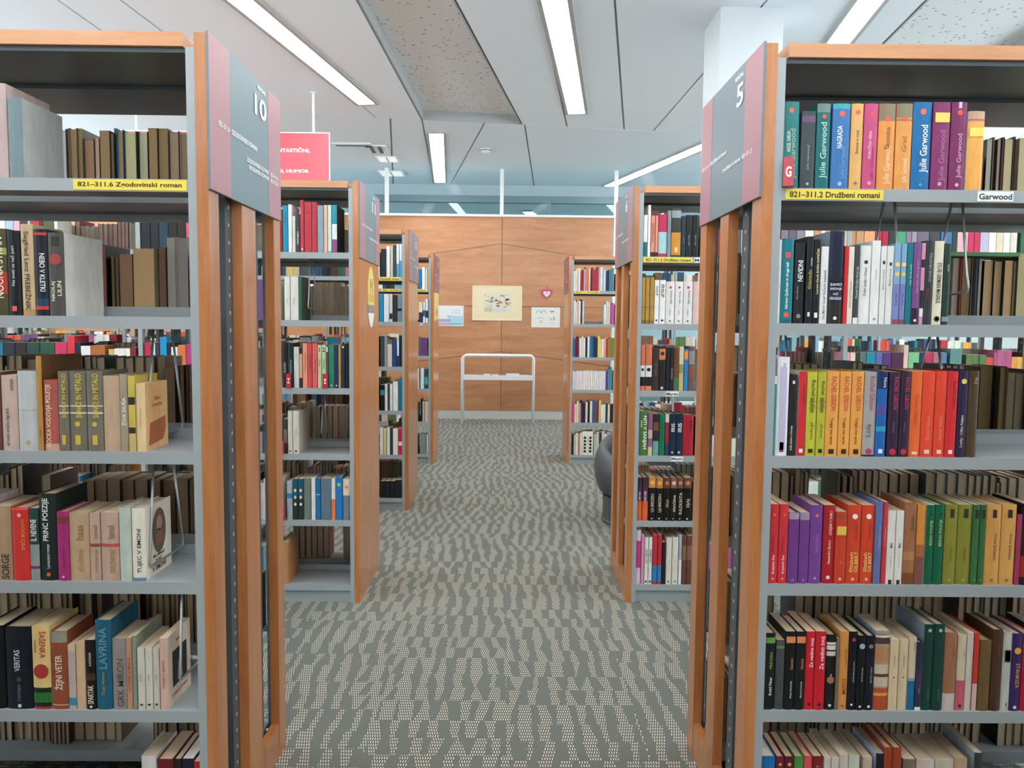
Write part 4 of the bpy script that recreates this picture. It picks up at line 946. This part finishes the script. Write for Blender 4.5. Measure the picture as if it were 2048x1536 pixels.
row('BL', 4, """
574 585 962 a3aab0 pale grey book with blue band |B .55 .68 2a7ab0
586 596 958 1f5668 sea-blue book with white figures, first copy |B 0 .55 24342c|X diamonds
597 607 958 1f5668 sea-blue book with white figures, second copy |B 0 .55 24342c|X diamonds
608 622 957 6f7a70 olive-grey book
623 631 956 d3d5d2 white book
632 641 957 1f6aa0 blue book |B .6 .62 9ac0d8
642 662 957 5f7282 wide grey-blue book
663 671 957 d9d6d0 white book with orange foot |B 0 .5 d97a50
672 685 954 1f72b8 bright blue book with green star |D .82 .3 8ac04a
686 701 958 6a7a86 grey book with cream head |B .6 1 d9cbb0|D .8 .25 e08a6a
""")
row('BL', 5, """
562 577 1085 b98452 orange-tan book |G .22
""")
# ---- bookcase 6 (second right): the strip in view
row('BR', 0, """
1286 1294 430 e4e2dc white book with teal foot |B 0 .35 1f6a70
1295 1300 410 e6e6e6 tall thin white book
1301 1309 422 d98a74 orange-pink patterned book, first copy |B .9 1 5a3a30|B 0 .1 3a2420|T@0,.5 5a2a24 u .2 .85 TUTTOPUSTO
1310 1315 422 d98a74 orange-pink patterned book, second copy |B .9 1 5a3a30|B 0 .1 3a2420
1316 1333 428 b52c56 magenta and aqua book |B .08 .58 9fc4c6|B 0 .06 a83a60
1334 1341 421 7f888c thin slate wrapped book
1342 1361 416 3a3c34 wrapped grey book with orange print |B .04 .5 c98a34|B .8 .95 8a98a0|Q .1 .2 e0c890 .3
1362 1370 432 22303c dark blue book |T@0,.3 7a8a98 u .1 .7 saga o gosi
1371 1383 430 1a1c1c black wrapped book, first copy |T@0,.3 9a9a98 u .1 .7 saga o kralju
1384 1396 430 1a1c1c black wrapped book, second copy |T@0,.3 9a9a98 u .1 .7 saga o kralju
""")
row('BR', 1, """
1280 1289 555 b08a3c gold book, first of three |B 0 .08 8a6a28|B .35 .37 8a6a28
1290 1298 555 ad873a gold book, second of three |B 0 .08 8a6a28|B .35 .37 8a6a28
1299 1307 555 a98338 gold book, third of three |B 0 .08 8a6a28|B .35 .37 8a6a28
1308 1317 560 e2e0dc narrow white book with bold title, first copy |T@0,.5 1a1a1a d .55 .95 PHILIP|Q .06 .1 1a1a1a .4
1318 1330 560 e2e0dc narrow white book with bold title, second copy |T@0,.5 1a1a1a d .55 .95 PHILIP|Q .06 .1 1a1a1a .4
1331 1348 563 dddad8 white book with red mark, first of three |D .86 .16 c83a48|T@.1,.24 5a5a5a d .45 .8 Nova hiša|T@0,.22 5a5a5a u .14 .4 Janez|D .07 .1 2a2a2a
1349 1365 563 dddad8 white book with red mark, second of three |D .86 .16 c83a48|T@.1,.24 5a5a5a d .45 .8 Nova hiša|T@0,.22 5a5a5a u .14 .4 Janez|D .07 .1 2a2a2a
1366 1384 563 dddad8 white book with red mark, third of three |D .86 .16 c83a48|T@.1,.24 5a5a5a d .45 .8 Nova hiša|T@0,.22 5a5a5a u .14 .4 Janez|D .07 .1 2a2a2a
1385 1397 563 d9b8b4 pale pink book
""")
row('BR', 2, """
1277 1289 690 cd7050 orange book with masked figure, first copy |B 0 .1 d97a58|B .1 .3 18181a|B .3 .55 d8d8d4|D .46 .3 18181a
1290 1303 690 cd7050 orange book with masked figure, second copy |B 0 .1 d97a58|B .1 .3 18181a|B .3 .55 d8d8d4|D .46 .3 18181a
1304 1316 695 3a2a26 dark brown book |T@0,.3 7a6a60 u .1 .9 Lalsko srce
1317 1330 693 221c1a black book with orange figure |B .7 .95 c87a4a|D .84 .3 2a1a14|D .06 .2 ddd
1331 1338 695 191c28 black-navy book
1339 1346 695 1f1a1c black book with white lettering |T@0,.5 b8a8b0 u .1 .7 MORDOVIČ
1347 1356 695 6a4424 brown book with green foot |B 0 .3 4a6a4a
1357 1366 693 b8b06a yellow-green book |B .6 1 c9c0a4|B .4 .6 8a8a5c
1367 1375 698 2a7aae bright blue book |B .75 .95 d98a4a
1376 1388 693 6a564c brown-grey marbled book |B .6 .9 8a8a90|B .3 .55 8a5040
""")
row('BR', 3, """
1273 1294 823 4a7038 green book titled NITI V SANJAH |T@.15,.5 f0f0e8 d .1 .95 NITI V SANJAH|T@-.25,.2 dfe0c8 u .5 .95 Danka|H
1295 1304 826 8a5a78 purple and beige book |B 0 .2 c9b890|B .4 .6 c0a4a0
1305 1317 828 2a2426 black patterned book |B .6 .8 6a4a34|B 0 .35 6a9a96
1318 1328 828 13704e green book |T@0,.4 0a4a34 u .3 .9 POREDNICA
1329 1337 828 8a2a34 red and blue book |B 0 .3 2a3a5a|B .8 1 c9c0b0
1338 1350 828 16283c navy book titled IRIS, first copy |T@.05,.6 e8e8e4 u .55 .8 IRIS|D .08 .2 b0b8c0
1351 1364 828 16283c navy book titled IRIS, second copy |T@.05,.6 e8e8e4 u .55 .8 IRIS|D .08 .2 b0b8c0
1365 1386 830 a82432 red book |T@.2,.3 5a1420 d .5 .94 MARIJA|H
""")
row('BR', 4, """
1273 1283 955 4a2a44 plum and orange book, first copy |B 0 .45 d9602c|B .8 1 3a2a2c|T@0,.4 e6cfd0 u .45 .7 MEYER
1284 1295 955 4a2a44 plum and orange book, second copy |B 0 .45 d9602c|B .8 1 3a2a2c|T@0,.4 e6cfd0 u .45 .7 MEYER
1296 1310 955 15110f black book with orange face |B .76 1 c8803c|D .88 .3 e0b070|T@.1,.5 cfc4a8 u .1 .72 LJUBEZEN|D .05 .1 ddd
1311 1325 956 14110f black book with golden face |B .76 1 c07a38|D .88 .3 d8a868|T@.1,.5 cfc4a8 u .1 .72 LJUBEZEN|D .05 .1 ddd
1326 1339 956 15110f black book with dim red face |B .76 1 6a3a2c|D .88 .3 b07a5c|T@.1,.5 cfc4a8 u .1 .72 ŽELJA|D .05 .1 ddd
1340 1352 956 15110f black book with pale ring |B .76 1 8a5a44|D .88 .34 d8b8a0|T@.1,.5 e6e0cc u .1 .72 IZROČENA|D .05 .1 ddd
1353 1365 956 15110f black book with brown face |B .76 1 7a4a3c|D .88 .3 c08a70|T@.1,.5 cfc4a8 u .1 .72 RAZKRITA|D .05 .1 ddd
1366 1382 956 15110f black book with copper face |B .76 1 6a4030|D .88 .3 b88060|T@.1,.5 cfc4a8 u .1 .72 SIJAJ|D .05 .1 ddd
""")
row('BR', 5, """
1270 1280 1060 d8c4d0 white book with magenta print |B .3 .8 c83a80
1281 1287 1070 cf8aa4 thin pink book
1288 1295 1075 dcdad4 white book with black title, first copy |T@0,.5 1a1a1a u .3 .9 LEO OBRAZ|Q .04 .08 1a1a1a .5
1296 1303 1075 dcdad4 white book with black title, second copy |T@0,.5 1a1a1a u .3 .9 LEO OBRAZ|Q .04 .08 1a1a1a .5
1304 1313 1070 bc2c3a red book with blue foot, first copy |B .05 .38 2a7ab0
1314 1322 1070 bc2c3a red book with blue foot, second copy |B .05 .38 2a7ab0
1323 1330 1085 2a1a20 dark plum book
1331 1342 1075 d8d2c4 cream book, first of pair |T@0,.2 6a6a64 u .2 .8 Poti|Q .05 .08 5a5a54 .3
1343 1355 1075 d8d2c4 cream book, second of pair |T@0,.2 6a6a64 u .2 .8 Poti|Q .05 .08 5a5a54 .3
1356 1362 1070 a8aeb4 pale grey book with black edge |B 0 .5 dfdfdf
1363 1371 1072 6a4434 brown figured book, first copy |B .5 .8 8a6450
1372 1383 1072 6a4434 brown figured book, second copy |B .5 .8 8a6450
""")
NIND = nbook
# ---- farther shelves: gathered into one stock
row('CL', 0, """
762 772 498 20292e
773 780 492 dfe0dc
781 786 492 c9c0b0
787 792 490 3a4444
793 798 488 e2e4e4|B 0 .4 4a9ab8
799 806 488 dfe3e6|B 0 .5 4a9ab8
""", individual=False)
row('CL', 1, """
759 767 588 138ab4
768 778 588 dfe2e6
779 785 588 cfccc4|B .1 .3 2a2a2a
786 794 590 2a2e30
795 805 590 6f8694|B .4 .5 1a2228
""", individual=False)
row('CL', 2, """
761 768 672 3a4246
769 774 672 8f979a
775 784 680 d6cdbc|B .85 1 6a665c
785 793 679 1f4488
794 798 679 d9dde2|B 0 .4 1a2a5c
799 805 672 14181c
""", individual=False)
row('CL', 3, """
761 769 770 15181a|B .6 .8 1c8aa4
770 775 768 dddcd8
776 779 768 3a4450
780 785 768 e2e0dc
786 796 763 e6e4e0
797 806 757 1c7090
""", individual=False)
row('CL', 4, """
760 766 855 e2dfd6
767 773 857 cfc68a
774 780 855 e2e2de
781 785 855 3a3a38
786 796 857 e4e0da
797 804 857 cc2444|B .35 .5 e0d4c8
""", individual=False)
row('CL', 5, """
761 770 962 1c1f24
771 780 962 1c1f24
781 790 962 1d2026
791 803 960 1f2228
""", individual=False)
row('DL', 0, """
837 843 538 1f74a8
844 850 534 e6e8ea
851 854 537 dfe0d4
855 859 536 cfc46a
""", individual=False)
row('DL', 1, """
838 845 604 3a2f58|B .5 1 e9e0b8
846 850 604 dfe3e6|B .3 .6 2a5a7a
851 856 598 e2e6ea|B .2 .5 1a3a5c
""", individual=False)
row('DL', 3, """
841 848 736 d9dcdc
849 856 738 1f4a50|B .2 .6 3aa0a8
""", individual=False)
row('DL', 4, """
841 844 798 1c1c1c
845 849 803 b8b094
850 857 803 d8b8a8
""", individual=False)
row('DL', 5, """
840 852 869 7f8a84
853 856 869 dcd8c8
""", individual=False)
def seq(key, lvl, x0, x1, yt, cs, jit=4):
    cs = cs.split(); w = (x1-x0)/len(cs); rg = random.Random(x0+lvl)
    row(key, lvl, '\n'.join(f"{x0+i*w:.2f} {x0+(i+1)*w-.3:.2f} {yt+rg.uniform(-jit, jit):.1f} {c}" for i, c in enumerate(cs)), individual=False)
seq('DR', 0, 1147, 1228, 538, 'e8e4dc dcd4c4 c8bca8 e2ddd2 a02a34 8a2430 a8a4c0 e0785a d87050 cfc0b0 3a3230 b02a3c b5303f b02a3c 8a5a58 d8a8a8 e4e2e0 9ab0c8 d8dce4 3a4458 252c3c 4a7c94 4a7c94 5a8ca4'.replace('e0785a', 'e0785a'), 5)
seq('DR', 1, 1147, 1168, 602, 'e6e4dc d8d4c0 d0a890 e8e6e0 3a3a38 c8ccd8'); seq('DR', 1, 1208, 1228, 606, 'e2e4e4 c8ccc8 dcc8a8 b84a9c c05aa8')
seq('DR', 2, 1146, 1228, 676, '3a6a8a 6a1f3c 7a2040 e0ddd4 d8d8d4 e2e0d8 26282a e6e2d8 2a7aac 1f5a8a 24303c 2c2a3a e8d27a e6cc6a e4e0d6 d8a8a0 c8302c 8a8a3c 84843a 84843a')
seq('DR', 3, 1145, 1211, 742, 'e4d8dc e6c8d0 e2dce0 dcd8d8 e6dcd0 e2d4d8 e8e0e0 e4d8c8 e0d8dc e6dcdc e4e4c8 e2d4c8 e6e0dc dcdcdc e0d4d8 e8e4e4 dcdcd8 e2dcd8', 1); seq('DR', 3, 1211, 1224, 738, '5a3a8a 4a8a94 4a8a94')
seq('DR', 4, 1144, 1224, 806, 'd84a70 e0c8b8 d8d0c0 d08a6c 2a2a4c 26264a e0d4bc 1f1f20 e6e4dc 4a5a74 4a5a74 a01f34 c8c86a e4e4dc e2e0d8 3a3a38 d8d0bc 26282c', 6)
seq('DR', 5, 1143, 1164, 868, '26282a c8c0a4 e2e0d8 d8846a e0dcd0', 3); seq('DR', 5, 1164, 1186, 863, 'e6e2d4 e6e2d4', .5); seq('DR', 5, 1187, 1224, 866, 'a8b8b0 d0c8b0 3a3a3c c8c8c4 dcdad4 b0b4b8 d09a8c', 4)
for px in (1170, 1181):   # ringed spines on the last right bookcase
    X0 = xon(px, 8.47, .3)
    for k in range(5):
        zc = .099+.04+k*.037; SM.slab([(X0+.014*math.cos(a*math.pi/5), 8.4685, zc+.014*math.sin(a*math.pi/5)) for a in range(10)], (0, -.0005, 0), hexc('26282a'))
def behind(key, lvl, yt, spec):
    row(key, lvl, '\n'.join(f"{a} {b_} {t_ if t_ else yt} {c}" for a, b_, c, t_ in [(q.split('-')+[0])[:4] if len(q.split('-')) == 3 else q.split('-') for q in spec.split()]), individual=False)
behind('BL', 0, 418, '0-12-e4e6e8 13-28-a8bccb 29-41-e2a6b4 42-56-3a2f34 57-62-b8b8bc 63-80-b4303c 81-87-6a2228 88-109-4c5a34 110-116-e6e0d4 281-301-16181c 302-318-17191e 319-337-1c3448 338-355-1a1618 356-372-2a1418 373-381-c8546a')
TAKEN[('BL', 0, False)].append((xon(117, 4.16, 1.9), xon(263, 4.16, 1.9)))
behind('BL', 2, 685, '0-9-1c6a84 10-32-14202c 33-55-201418 56-82-173a34 83-112-1f4a34 113-136-d02a5c 137-152-d83040-672 153-163-1a2438 164-183-e4e2de-692 184-212-b0662c-691 291-303-c02c48 304-312-d8d8d8 313-321-3a3440 322-335-1c90c4-674 336-343-20242c 344-357-e0dcda-694 358-373-d87838-690 374-388-b83a80-688')
behind('BR', 0, 425, '1408-1424-c8c0b4 1425-1440-8a2430 1441-1460-d8d4cc 1461-1480-4a5a6a 1481-1500-b8a890 1501-1540-7a3040 1555-1560-7a1c34 1561-1575-8a7a84 1576-1591-6a5f6a 1592-1608-8a8490 1609-1626-e8d8d8 1627-1640-c8905c 1641-1649-e6e6e6 1650-1661-d8a0a0 1662-1671-7a1c2c 1672-1694-d0c4b8 1695-1710-c88a4c 1711-1726-b89068 1727-1748-e0a070 1749-1762-b82448 1763-1775-b02040 1776-1787-26382e 1788-1810-4c9a78 1811-1821-8a7488 1822-1832-9a8aa0 1833-1856-6a6474 1857-1878-3f4246 1880-1902-3f6f9c 1903-1912-1f4034 1913-1934-d8a8b0 1935-1946-c82858 1947-1958-c02850 1959-1975-b8b0c8 1976-1990-e8e4dc 1991-2004-d8cbb0 2005-2018-e4dfd4 2019-2032-d8cfc0')
behind('BR', 2, 705, '1686-1697-e8a0b8 1698-1708-e0d0b4 1709-1716-24302a 1717-1729-5f7068 1730-1748-158aa0 1749-1762-5f68a8 1763-1779-5a2f78 1780-1803-4a2440 1804-1813-d8b8a8-690 1814-1835-7ac08a 1836-1846-1c2c54 1847-1862-c03058 1863-1878-a86a7a 1879-1890-5a7a9a 1897-1920-5f8a88-698')
# hidden parts of the rows, seen in slivers between shelves
for key, nb in (('AL', 1), ('AR', 1), ('BL', 3), ('BR', 3), ('CL', 3), ('DL', 4), ('DR', 4), ('ZL', 2), ('ZR', 2), ('YL', 1), ('YR', 1)):
    s, xe, y0 = UNITS[key]
    for lvl in range(6):
        for back in (False, True):
            if key[0] == 'D' and back: continue
            for k in range(nb):
                a = xe+s*(.0565+k*BAY); b = a+s*(BAY-.03); lo, hi = min(a, b), max(a, b)
                tk = TAKEN.get((key, lvl, back))
                if tk and not (back and key[0] == 'A'):
                    if s > 0 and k == 0: lo = max(q[1] for q in tk)+.01
                    if s < 0 and k == 0: hi = min(q[0] for q in tk)-.01
                elif k == 0 and key in ('BL',) and lvl == 5: hi -= .02
                if key == 'BL' and back and k == 0 and lvl in (3,): hi -= .0
                hm = (.19, .235) if lvl not in (0,) else (.17, .21)
                if key == 'AL' and not back and k == 0 and lvl in (0, 1, 2): continue
                if key == 'AL' and not back and lvl == 5: continue
                if key == 'AR' and not back and lvl in (0, 1, 2, 5): continue
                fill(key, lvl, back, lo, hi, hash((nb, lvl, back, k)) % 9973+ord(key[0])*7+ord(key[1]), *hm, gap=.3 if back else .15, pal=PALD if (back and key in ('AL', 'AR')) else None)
so = SM.build('distant_books', M['cover']); tag(so, 'rows of smaller books on the farther shelves and behind the front rows', 'books', kind='stuff')
print('individual books', NIND, 'tris', len(SM.F)*2)
# ------------------------------------------------------------------ wire supports, letter tags
def wire(key, x, pts, lvl, label):
    s, xe, y0 = UNITS[key]; zt = ZS[lvl-1]-.0112
    e = empty('book_support', (x, y0+.18, ZS[lvl]+.03), label, 'book support', 'hanging wire book supports')
    o = Vector((x, y0+.18, ZS[lvl]+.03)); P = [Vector((x, y0+a, b))-o for a, b in pts]
    MB().tube(P, .0035, 8).build('wire_loop', M['wire'], e, smooth=True)
    a, b = P[0], P[-1]; MB().box(-.012, .012, min(a.y, b.y)-.02, max(a.y, b.y)+.02, zt-o.z-.0, zt-o.z+.004).build('clip_plate', M['wire'], e)
def loop(z0, zt, ya, yb): return [(ya+.05, zt), (ya+.012, z0+.05), (ya, z0+.01), (ya+.004, z0), (yb-.004, z0-.012), (yb, z0-.004), (yb-.01, z0+.04), (yb-.07, zt)]
wire('AL', -.968, [(.128, 1.502), (.065, 1.215), (.062, 1.198), (.07, 1.192), (.298, 1.176), (.306, 1.182), (.303, 1.20), (.235, 1.502)], 2, 'hanging wire loop in front of the cream paperback with peach cover')
wire('AL', -.952, [(.07, 1.147), (.03, .86), (.028, .845), (.036, .839), (.24, .834), (.25, .84), (.247, .86), (.18, 1.147)], 3, 'hanging wire loop in front of the oval portrait book')
wire('AL', -.868, [(-.02+.05, .797), (.008, .55), (.006, .54), (.014, .534), (.18, .53), (.19, .536), (.187, .55), (.12, .797)], 4, 'hanging wire loop in front of the framed photo book')
wire('AR', 1.045, loop(1.6, 1.854, .02, .2), 1, 'hanging wire loop under the top shelf of bookcase 5, nearer the aisle')
wire('AR', 1.235, loop(1.6, 1.854, .03, .2), 1, 'hanging wire loop under the top shelf of bookcase 5, beyond the twin blue spines')
wire('AR', .79, loop(1.3, 1.502, .1, .24), 2, 'dark wire loop above the black-brown book on the third shelf of bookcase 5')
wire('AR', 1.22, loop(1.33, 1.502, .1, .24), 2, 'dark wire loop above the yellow heart book on the third shelf of bookcase 5')
wire('BL', -1.035, loop(1.575, 1.854, .02, .2), 1, 'pale wire loop on the second shelf of bookcase 11')
wire('BL', -.87, loop(1.25, 1.502, .02, .2), 2, 'dark wire loop at the post, third shelf of bookcase 11')
wire('BL', -.99, loop(.9, 1.147, .1, .24), 3, 'dark wire loop on the fourth shelf of bookcase 11')
def letter(x, y, z, ch, label, key, rz=0, w=.026, h=.075):
    e = empty('letter_tag', (x, y, z), label, 'sign', 'red letter tags on the shelves', rz)
    MB().box(-w/2, w/2, -.001, .001, 0, h).box(-w/2, w/2, -.001, .02, 0, .0015).build('tag_plate', nmat('tag_red', hexc('b52f3c'), .35), e)
    text('lettering', ch, (0, -.0016, h*.5), (1, 0, 0), (0, 0, 1), w*.55, h*.36, M['ink_white'], e, bold=.03, exact=True)
letter(.727, 2.075, 1.863, 'G', 'red G tag at the post end of the top shelf, bookcase 5', 'AR', -.3)
letter(-1.135, 4.143, 1.156, 'Z', 'red Z tag before the white-grey book', 'BL'); letter(-.944, 4.143, 1.156, 'Ž', 'red Ž tag before the green book', 'BL')
letter(-1.175, 4.143, .806, 'Š', 'red Š tag beside the cream-white pair', 'BL'); letter(-1.175, 4.143, .451, 'S', 'red S tag beside the pale grey book with blue band', 'BL')
# green sheet lying on the back row, bookcase 5
e = MB().slab([(1.40, 2.53, 1.732), (1.635, 2.53, 1.732), (1.645, 2.68, 1.732), (1.41, 2.68, 1.732)], (0, 0, .012)).build('green_folder', nmat('green_card', hexc('6fae74'), .5)); tag(e, 'green folder lying on top of the back row, second shelf of bookcase 5', 'folder')
# ------------------------------------------------------------------ red hanging sign
Y = 8.494; e = empty('hanging_sign', (-2.97, Y, 2.74), 'red hanging sign with white capitals behind the 10 sign', 'sign')
rs = MB().box(-1.098, 1.096, -.006, .006, 0, .735).build('sign_board', M['red_sign'], e); MB().box(-1.1, 1.1, -.008, .008, .735, .745).box(1.096, 1.104, -.008, .008, 0, .745).box(-1.104, -1.096, -.008, .008, 0, .745).build('sign_edge', M['white'], e)
def rt(s, xr, z, h, L): text('lettering', s, (xr+2.97-L/2, -.007, z-2.74), (1, 0, 0), (0, 0, 1), L, h, M['ink_white'], rs, bold=.03, exact=True)
rt('ZNANSTVENO-FANTASTIČNI,', -2.074, 3.30, .056, .86); rt('FANTASTIČNI STRIPI, KAVBOJSI, HUMOR', -2.086, 3.085, .056, 1.18)
for x in (.934, -.916): MB().tube([(x, 0, .745), (x, 0, HC-2.745)], .012, 8).build('hanger_rod', M['white'], e); MB().lathe([(.03, HC-2.742), (.03, HC-2.752)], 12, x, 0).build('ceiling_rose', M['white'], e)
# ------------------------------------------------------------------ things on the far wall
Y = WALL_Y-.001
def frame(name, x0, x1, z0, z1, label, cat, mat, t=.012):
    e = empty(name, ((x0+x1)/2, Y, z0), label, cat); w = (x1-x0)/2; h = z1-z0
    return e, w, h
e, w, h = frame('framed_print', -.519, .243, 1.563, 2.092, 'cream-mounted print with small sepia village sketch, between two children\'s drawings', 'picture', None)
MB().box(-w, w, -.012, 0, 0, h).build('mount_board', nmat('cream_mount', hexc('eedfb8'), .6), e)
MB().box(-w-.008, -w+.004, -.02, 0, 0, h).box(w-.004, w+.008, -.02, 0, 0, h).box(-w-.008, w+.008, -.02, 0, h-.004, h+.006).box(-w-.008, w+.008, -.02, 0, -.006, .004).build('frame', nmat('pale_frame', hexc('f6ecd0'), .4), e)
rg = random.Random(3); pr = MB().box(-.205, .222, -.0135, -.012, .13, .43, hexc('e3dcc8'))
for k in range(46):
    u, v = rg.uniform(-.19, .2), rg.uniform(.15, .4); mid = abs(v-.28) < .07; c = rg.choice(['9a8264', 'b5654a', '7a7468', 'b89a78', 'c4ab8c'] if mid else ['cfc2a8', 'b9ad94', 'a89c84', 'd8c8b4'])
    a = rg.uniform(.005, .03); b = rg.uniform(.003, .014); pr.box(u-a, min(u+a, .22), -.0142-.0002*(k % 3), -.0134, v-b, v+b, hexc(c))
for k in range(3): pr.box(-.2, -.08, -.0148, -.0134, .14+k*.02, .145+k*.02, hexc('6a6256'))
pr.box(-.03, .1, -.0148, -.0134, .14, .2, hexc('d6d8d4')); pr.build('sketch', M['print'], e)
e, w, h = frame('wall_drawing', -1.07, -.663, 1.462, 1.782, 'child\'s seaside drawing on white sheet, pale blue and pink', 'drawing', None)
pr = MB().box(-w, w, -.004, 0, 0, h, hexc('e9eef0')).box(-w+.01, -.02, -.0048, -.004, .01, .06, hexc('e2b3c0')).box(-w+.01, 0, -.0052, -.004, .07, .11, hexc('9cb2d8')).box(-.03, w-.01, -.0046, -.004, .03, .16, hexc('b8dbe6')).box(-.03, w-.01, -.005, -.004, .02, .045, hexc('78c4d6'))
pr.slab([(-.03+.03*math.cos(a), -.0052, .15+.015*math.sin(a)) for a in [i*.6 for i in range(10)]], (0, -.0002, 0), hexc('a8d0dc'))
for k in range(6): pr.box(.02+.05*(k % 3), .05+.05*(k % 3), -.0048, -.004, .2+.04*(k//3), .215+.04*(k//3), hexc('c8ccd8'))
pr.build('sheet', M['print'], e)
e, w, h = frame('wall_drawing', .401, .851, 1.455, 1.77, 'white sheet with two small arches and faint pink marks, under the heart', 'drawing', None)
pr = MB().box(-w, w, -.004, 0, 0, h, hexc('ebeae2'))
for cx in (-.11, -.03):
    for i in range(8):
        a = math.pi*i/7; pr.box(cx+.033*math.cos(a)-.006, cx+.033*math.cos(a)+.006, -.0046, -.004, .23+.035*math.sin(a)-.006, .23+.035*math.sin(a)+.006, hexc('8c9aa2'))
for (x, z, a, b, c) in ((.1, .25, .03, .012, 'b0889a'), (.13, .14, .008, .03, 'c07a88'), (.08, .13, .01, .02, 'b8bcc4'), (-.08, .15, .05, .008, 'cfcad4'), (-.07, .09, .02, .02, 'd0ccc8'), (.11, .07, .02, .006, 'c8d0a8')): pr.box(x-a, x+a, -.0046, -.004, z-b, z+b, hexc(c))
pr.build('sheet', M['print'], e)
e = empty('heart_sign', (.638, Y, 1.885), 'small pink heart with white centre pinned on the wood wall', 'sign')
def heart(sx, sz, z0): return [(sx*16*math.sin(t)**3/16, 0, z0+sz*(13*math.cos(t)-5*math.cos(2*t)-2*math.cos(3*t)-math.cos(4*t)+17)/30) for t in [-2*math.pi*i/28 for i in range(28)]]
MB().slab(heart(.092, .175, 0), (0, -.012, 0)).build('heart_board', nmat('heart_pink', hexc('d24a72'), .5), e)
MB().slab([(x, -.0125, z) for x, y, z in heart(.055, .1, .04)], (0, -.001, 0)).build('heart_centre', M['tape_white'], e)
text('lettering', 'BERI', (0, -.0142, .1), (1, 0, 0), (0, 0, 1), .06, .018, ink('8a3a58'), e, exact=True)
MB().tube([(0, -.004, .15), (-.012, -.004, .2), (.0, -.004, .24), (.012, -.004, .2), (0, -.004, .15)], .002, 5).build('hanging_string', ink('c8463c'), e)
# ------------------------------------------------------------------ display case
e = empty('display_case', (-.11, 11.95, 0), 'white glazed display case on legs before the wood wall', 'display case')
wd, dp, ht = .535, .27, 1.03
def hoop(y):
    pts = [(-wd, y, .0), (-wd, y, ht-.06)]+[(-wd+.06-.06*math.cos(a), y, ht-.06+.06*math.sin(a)) for a in (.4, .8, 1.2)]+[(-wd+.06, y, ht)]
    return pts+[(-x, y_, z) for x, y_, z in reversed(pts)]
for y in (-dp/2, dp/2): MB().tube(hoop(y), .019, 8).build('leg_hoop', M['white'], e, smooth=True)
for x in (-wd, wd): MB().box(x-.012, x+.012, -dp/2, dp/2, .69, .72).box(x-.012, x+.012, -dp/2, dp/2, ht-.06, ht-.03).build('side_bar', M['white'], e)
MB().box(-wd+.01, wd-.01, -dp/2-.01, dp/2+.01, .665, .725).build('case_tray', M['white'], e)
MB().box(-wd+.05, wd-.05, -dp/2, dp/2, ht-.012, ht-.004).build('glass_top', M['glass'], e)
MB().box(-wd+.022, wd-.022, -dp/2-.004, -dp/2, .725, ht-.02).build('glass_front', M['glass'], e)
for x in (-wd, wd):
    for y in (-dp/2, dp/2): MB().lathe([(.025, 0), (.025, .02), (.012, .035)], 10, x, y).build('foot', M['wire'], e)
def leaflet(x, y, w, d, hgt, c1, label, extra=None):
    o = empty('leaflet', (x, y, .7253), label, 'leaflet', 'papers in the display case', random.uniform(-.15, .15))
    MB().box(-w/2, w/2, -d/2, d/2, 0, hgt).build('pages', M['white'], o); MB().box(-w/2-.002, w/2+.002, -d/2-.002, d/2+.002, hgt, hgt+.004).build('cover_sheet', nmat('leaflet_'+c1, hexc(c1), .5), o)
    if extra: MB().box(-w*.3, w*.2, -d*.4, d*.1, hgt+.004, hgt+.006).build('cover_print', nmat('leaflet_'+extra, hexc(extra), .5), o)
leaflet(-.28, 11.93, .10, .14, .03, 'e05a3c', 'red and orange booklet in the display case', 'f2a040'); leaflet(-.165, 11.92, .1, .15, .022, 'f0a83c', 'orange booklet beside the red one in the case', 'e8703c')
leaflet(-.04, 11.94, .1, .14, .006, 'd8a0b0', 'flat pinkish sheet between booklets and white papers'); leaflet(.11, 11.93, .2, .16, .028, 'f2f4f6', 'stack of white papers in the display case'); leaflet(-.5, 11.95, .16, .14, .005, 'e8ece8', 'flat white sheet at the case end by the open side'); leaflet(.29, 11.95, .13, .14, .006, 'efe9d8', 'cream sheet beside the white paper stack')
# ------------------------------------------------------------------ tub chair
e = empty('tub_chair', (1.06, 6.0, 0), 'dark grey rounded tub chair on a grey drum base', 'armchair')
R_ = .36; V = []; Fc = []; seg = 30; a0, a1 = math.radians(-55), math.radians(235)   # open towards the camera side
rows_ = [(.26, .20), (.33, .24), (.362, .33), (.372, .42), (.36, .50), (.335, .56), (.305, .585), (.275, .57), (.262, .52), (.255, .40)]
for r, z in rows_:
    for q in range(seg+1):
        a = a0+(a1-a0)*q/seg+math.radians(25); bk_ = .5-.5*math.cos(2*math.pi*q/seg); zz = z if z < .35 else .35+(z-.35)*(.55+.75*bk_); V.append((r*math.cos(a), r*math.sin(a), zz))
for i in range(len(rows_)-1):
    for q in range(seg): a = i*(seg+1)+q; Fc.append((a, a+1, a+seg+2, a+seg+1))
link('back_shell', mesh('back_shell', V, Fc, M['shell'], smooth=True), e)
MB().lathe([(.24, .20), (.30, .23), (.30, .36), (.27, .41), (.2, .425), (0.01, .43)], 30).build('seat_cushion', M['leather'], e, smooth=True)
MB().lathe([(.31, 0), (.31, .02), (.30, .03), (.30, .205)], 30).build('drum_base', M['shell'], e, smooth=False)
